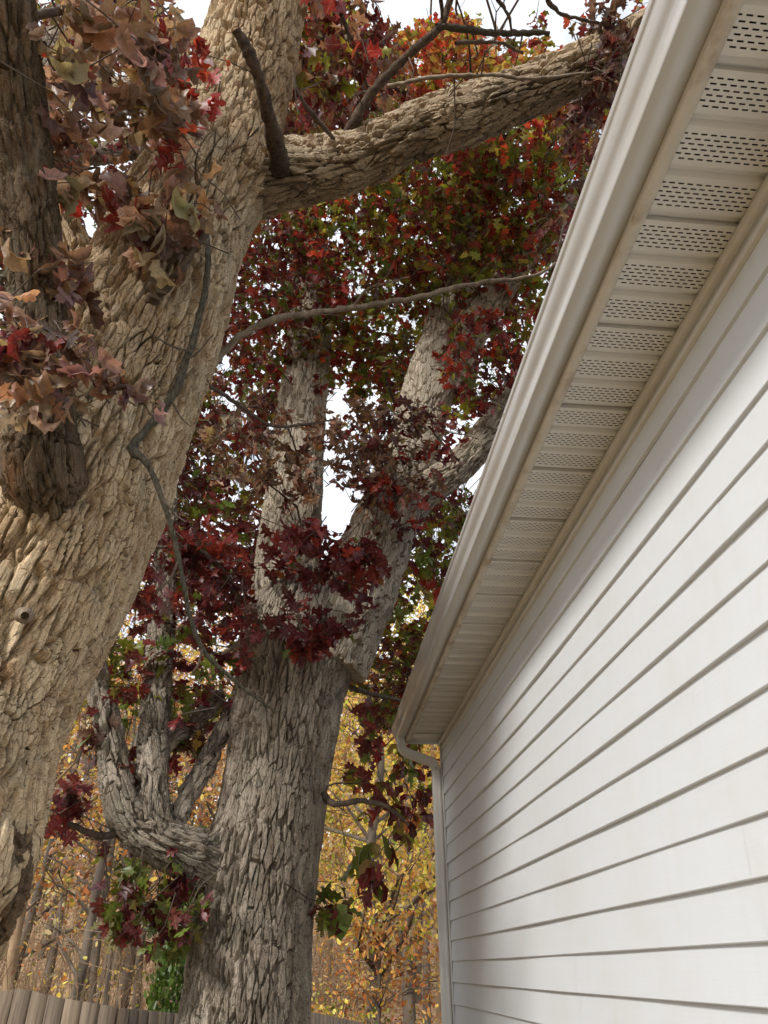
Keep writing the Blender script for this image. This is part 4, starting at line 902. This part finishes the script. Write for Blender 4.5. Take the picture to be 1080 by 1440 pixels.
woodland_tree('maple_tree', 'yellow green tree at the wood edge behind the house', 680, 20, 0, 11, .14, 'woods_bark', 2200, YEL, nb=20, lsize=.14, seed=95)
woodland_tree('maple_tree', 'rust coloured tree on the slope beyond the leaning oak', -60, 19, 0, 11, .14, 'woods_bark', 1800, dict(rust=2, orange=2, tan=3), nb=20, lsize=.14, seed=96)

def shrub(name, label, px, rho, w, h, n, size, pal, stems=9, cat='shrub', group=None):
    b = base_at(px, rho); root = thing(name, label, cat, group, loc=tuple(b)); t = Tubes()
    cs = []
    for i in range(stems):
        e = b+np.array([rng.uniform(-w, w)*.8, rng.uniform(-w, w)*.8, h*rng.uniform(.55, 1)]); m = (b+e)/2+rng.standard_normal(3)*.08*h
        t.add([b-np.array([0, 0, .05]), m, e], [.014, .01, .004], 4); cs += [e, m]
    put(link('stems', t.mesh('stems'), M['woods_bark'], kind='stuff'), root)
    o = put(link('foliage', leaf_cloud(cs, [np.array([w, w, h*.5])*.45]*len(cs), n, size, pal, .1, 7), M['leaf_far']), root); o['kind'] = 'stuff'
    return root
shrub('yellow_shrub', 'yellow orange shrub low against the forked oak and the fence', 452, 13.5, .8, 1.75, 1100, .09, dict(yellow=4, orange=3, tan=1, ygreen=1.2))
shrub('green_shrub', 'small bright green bush beside the orange sapling', 488, 14.5, .55, 1.3, 600, .08, dict(green=4, ygreen=3))
shrub('olive_shrub', 'low olive scrub at the foot of the orange sapling', 535, 17, 1.3, 1.0, 700, .09, dict(olive=4, ygreen=2, tan=2, brown=1))
shrub('yellow_seedling', 'small yellow and pink seedling behind the fence', 88, 11.5, .5, 1.65, 260, .085, dict(yellow=4, orange=2, pink=1.5, ygreen=1))
shrub('olive_shrub', 'grey green grassy scrub beside the ochre trunk', 18, 13, .8, 1.35, 600, .08, dict(olive=4, green=1.5, tan=2))
# evergreen column behind the fence
def arborvitae():
    b = base_at(256, 10.5); H = 3.35; root = thing('arborvitae', 'dense green conical evergreen partly hidden by the forked oak trunk', 'evergreen', loc=tuple(b))
    t = Tubes(); t.add([b-np.array([0, 0, .1]), b+np.array([0, 0, H*.5]), b+np.array([0, 0, H*.95])], [.05, .035, .01], 6); put(link('trunk', t.mesh('trunk'), M['woods_bark']), root)
    Lv = Leaves()
    for i in range(6500):
        f = rng.uniform(0, 1)**1.25; rad = (.50*(1-f)**.72+.02)*(1+.12*math.sin(f*40+i))*rng.uniform(.55, 1.05); a = rng.uniform(0, 6.28)
        pos = b+np.array([math.cos(a)*rad, math.sin(a)*rad, f*H]); ax = np.array([math.cos(a)*.5, math.sin(a)*.5, 1.0])+rng.standard_normal(3)*.3
        Lv.add(pos, ax, np.array([math.cos(a), math.sin(a), .2])+rng.standard_normal(3)*.5, rng.uniform(.05, .1), int(rng.integers(0, 8)), np.clip(np.array((.08, .13, .024))*rng.uniform(.6, 1.5), 0, 1))
    p, R, s, v, c = Lv.arrays(); o = put(link('crown', leaf_mass('crown', p, R, s, v, c, np.full(len(p), 'speck')), M['leaf_far']), root); o['kind'] = 'stuff'
arborvitae()
# brush, far woods and fallen leaves: uncountable masses
t = Tubes()
for i in range(1500):
    a = rng.uniform(math.radians(-30), math.radians(16)); rho = rng.uniform(13, 40); x, y = rho*math.sin(a), rho*math.cos(a)
    if rho < 26 and a > math.radians(2): continue
    b = np.array([x, y, float(gz(x, y))]); h = rng.uniform(.7, 3.4); ln = rng.standard_normal(3)*h*.28; ln[2] = h
    C = [b, b+ln*.5+rng.standard_normal(3)*.1, b+ln]; t.add(C, [.012, .009, .003], 3)
    for q in range(3):
        f = rng.uniform(.3, .9); s0 = b+ln*f; d = rng.standard_normal(3)*h*.22; d[2] = abs(d[2]); t.add([s0, s0+d], [.006, .002], 3)
o = link('undergrowth', t.mesh('undergrowth'), M['woods_bark2'], kind='stuff'); o['label'] = 'tangle of bare brush stems on the wooded slope'; o['category'] = 'brush'
Lv = Leaves()
for i in range(15000):
    a = rng.uniform(math.radians(-32), math.radians(18)); rho = rng.uniform(13, 44); x, y = rho*math.sin(a), rho*math.cos(a)
    if rho < 25 and a > math.radians(2): continue
    Lv.add(np.array([x, y, float(gz(x, y))+rng.uniform(.05, 1)**1.5*3.2]), rng.standard_normal(3), rng.standard_normal(3), rng.uniform(.05, .10), int(rng.integers(0, 8)), pick(dict(tan=5, brown=2.5, orange=1.4, yellow=1.2, olive=1.2, ygreen=.4)))
p, R, s, v, c = Lv.arrays(); o = link('undergrowth_leaves', leaf_mass('undergrowth_leaves', p, R, s, v, c, np.full(len(p), 'speck')), M['leaf_far'], kind='stuff'); o['label'] = 'tan leaves clinging to the brush on the slope'; o['category'] = 'foliage'
Lv = Leaves(); t = Tubes()
for i in range(230):
    a = rng.uniform(math.radians(-38), math.radians(24)); rho = rng.uniform(44, 85); x, y = rho*math.sin(a), rho*math.cos(a); b = np.array([x, y, float(gz(x, y))-.3]); H = rng.uniform(11, 17)
    e = b+np.array([rng.uniform(-.8, .8), rng.uniform(-.8, .8), H]); t.add([b, (b+e)/2+rng.standard_normal(3)*.5, e], [.13, .09, .03], 5)
    pal = [dict(tan=3, brown=2), dict(orange=2, tan=2, rust=1), dict(yellow=2, tan=2), dict(olive=2, tan=2)][i % 4]
    for q in range(150):
        f = rng.uniform(.05, 1.05); Lv.add(b+(e-b)*f+rng.standard_normal(3)*np.array([1, 1, .5])*1.5, rng.standard_normal(3), rng.standard_normal(3), rng.uniform(.35, .65), int(rng.integers(0, 8)), pick(pal))
o = link('far_woods_trunks', t.mesh('far_woods_trunks'), M['woods_bark'], kind='stuff'); o['label'] = 'distant mass of bare trunks on the hill'; o['category'] = 'woods'
p, R, s, v, c = Lv.arrays(); o = link('far_woods_foliage', leaf_mass('far_woods_foliage', p, R, s, v, c, np.full(len(p), 'speck')), M['leaf_far'], kind='stuff'); o['label'] = 'distant autumn foliage on the hill'; o['category'] = 'woods'
Lv = Leaves()
for i in range(9000):
    a = rng.uniform(math.radians(-2), math.radians(15)) if i < 6500 else rng.uniform(-math.pi, math.pi); rho = rng.uniform(9, 32) if i < 6500 else rng.uniform(1, 12); x, y = rho*math.sin(a), rho*math.cos(a)
    if x > .9 and y < 5.6: continue
    Lv.add(np.array([x, y, float(gz(x, y))+.03+rng.uniform(0, .03)]), np.append(rng.standard_normal(2), rng.uniform(-.2, .4)), np.array([0, 0, 1])+rng.standard_normal(3)*.4, rng.uniform(.10, .16), int(rng.integers(0, 14)), pick(dict(tan=4, brown=2, orange=2, rust=1.5, pink=1)))
p, R, s, v, c = Lv.arrays(); o = link('fallen_leaves', leaf_mass('fallen_leaves', p, R, s, v, c, np.full(len(p), 'speck')), M['leaf_far'], kind='stuff'); o['label'] = 'tan fallen leaves scattered over the grass'; o['category'] = 'leaves'
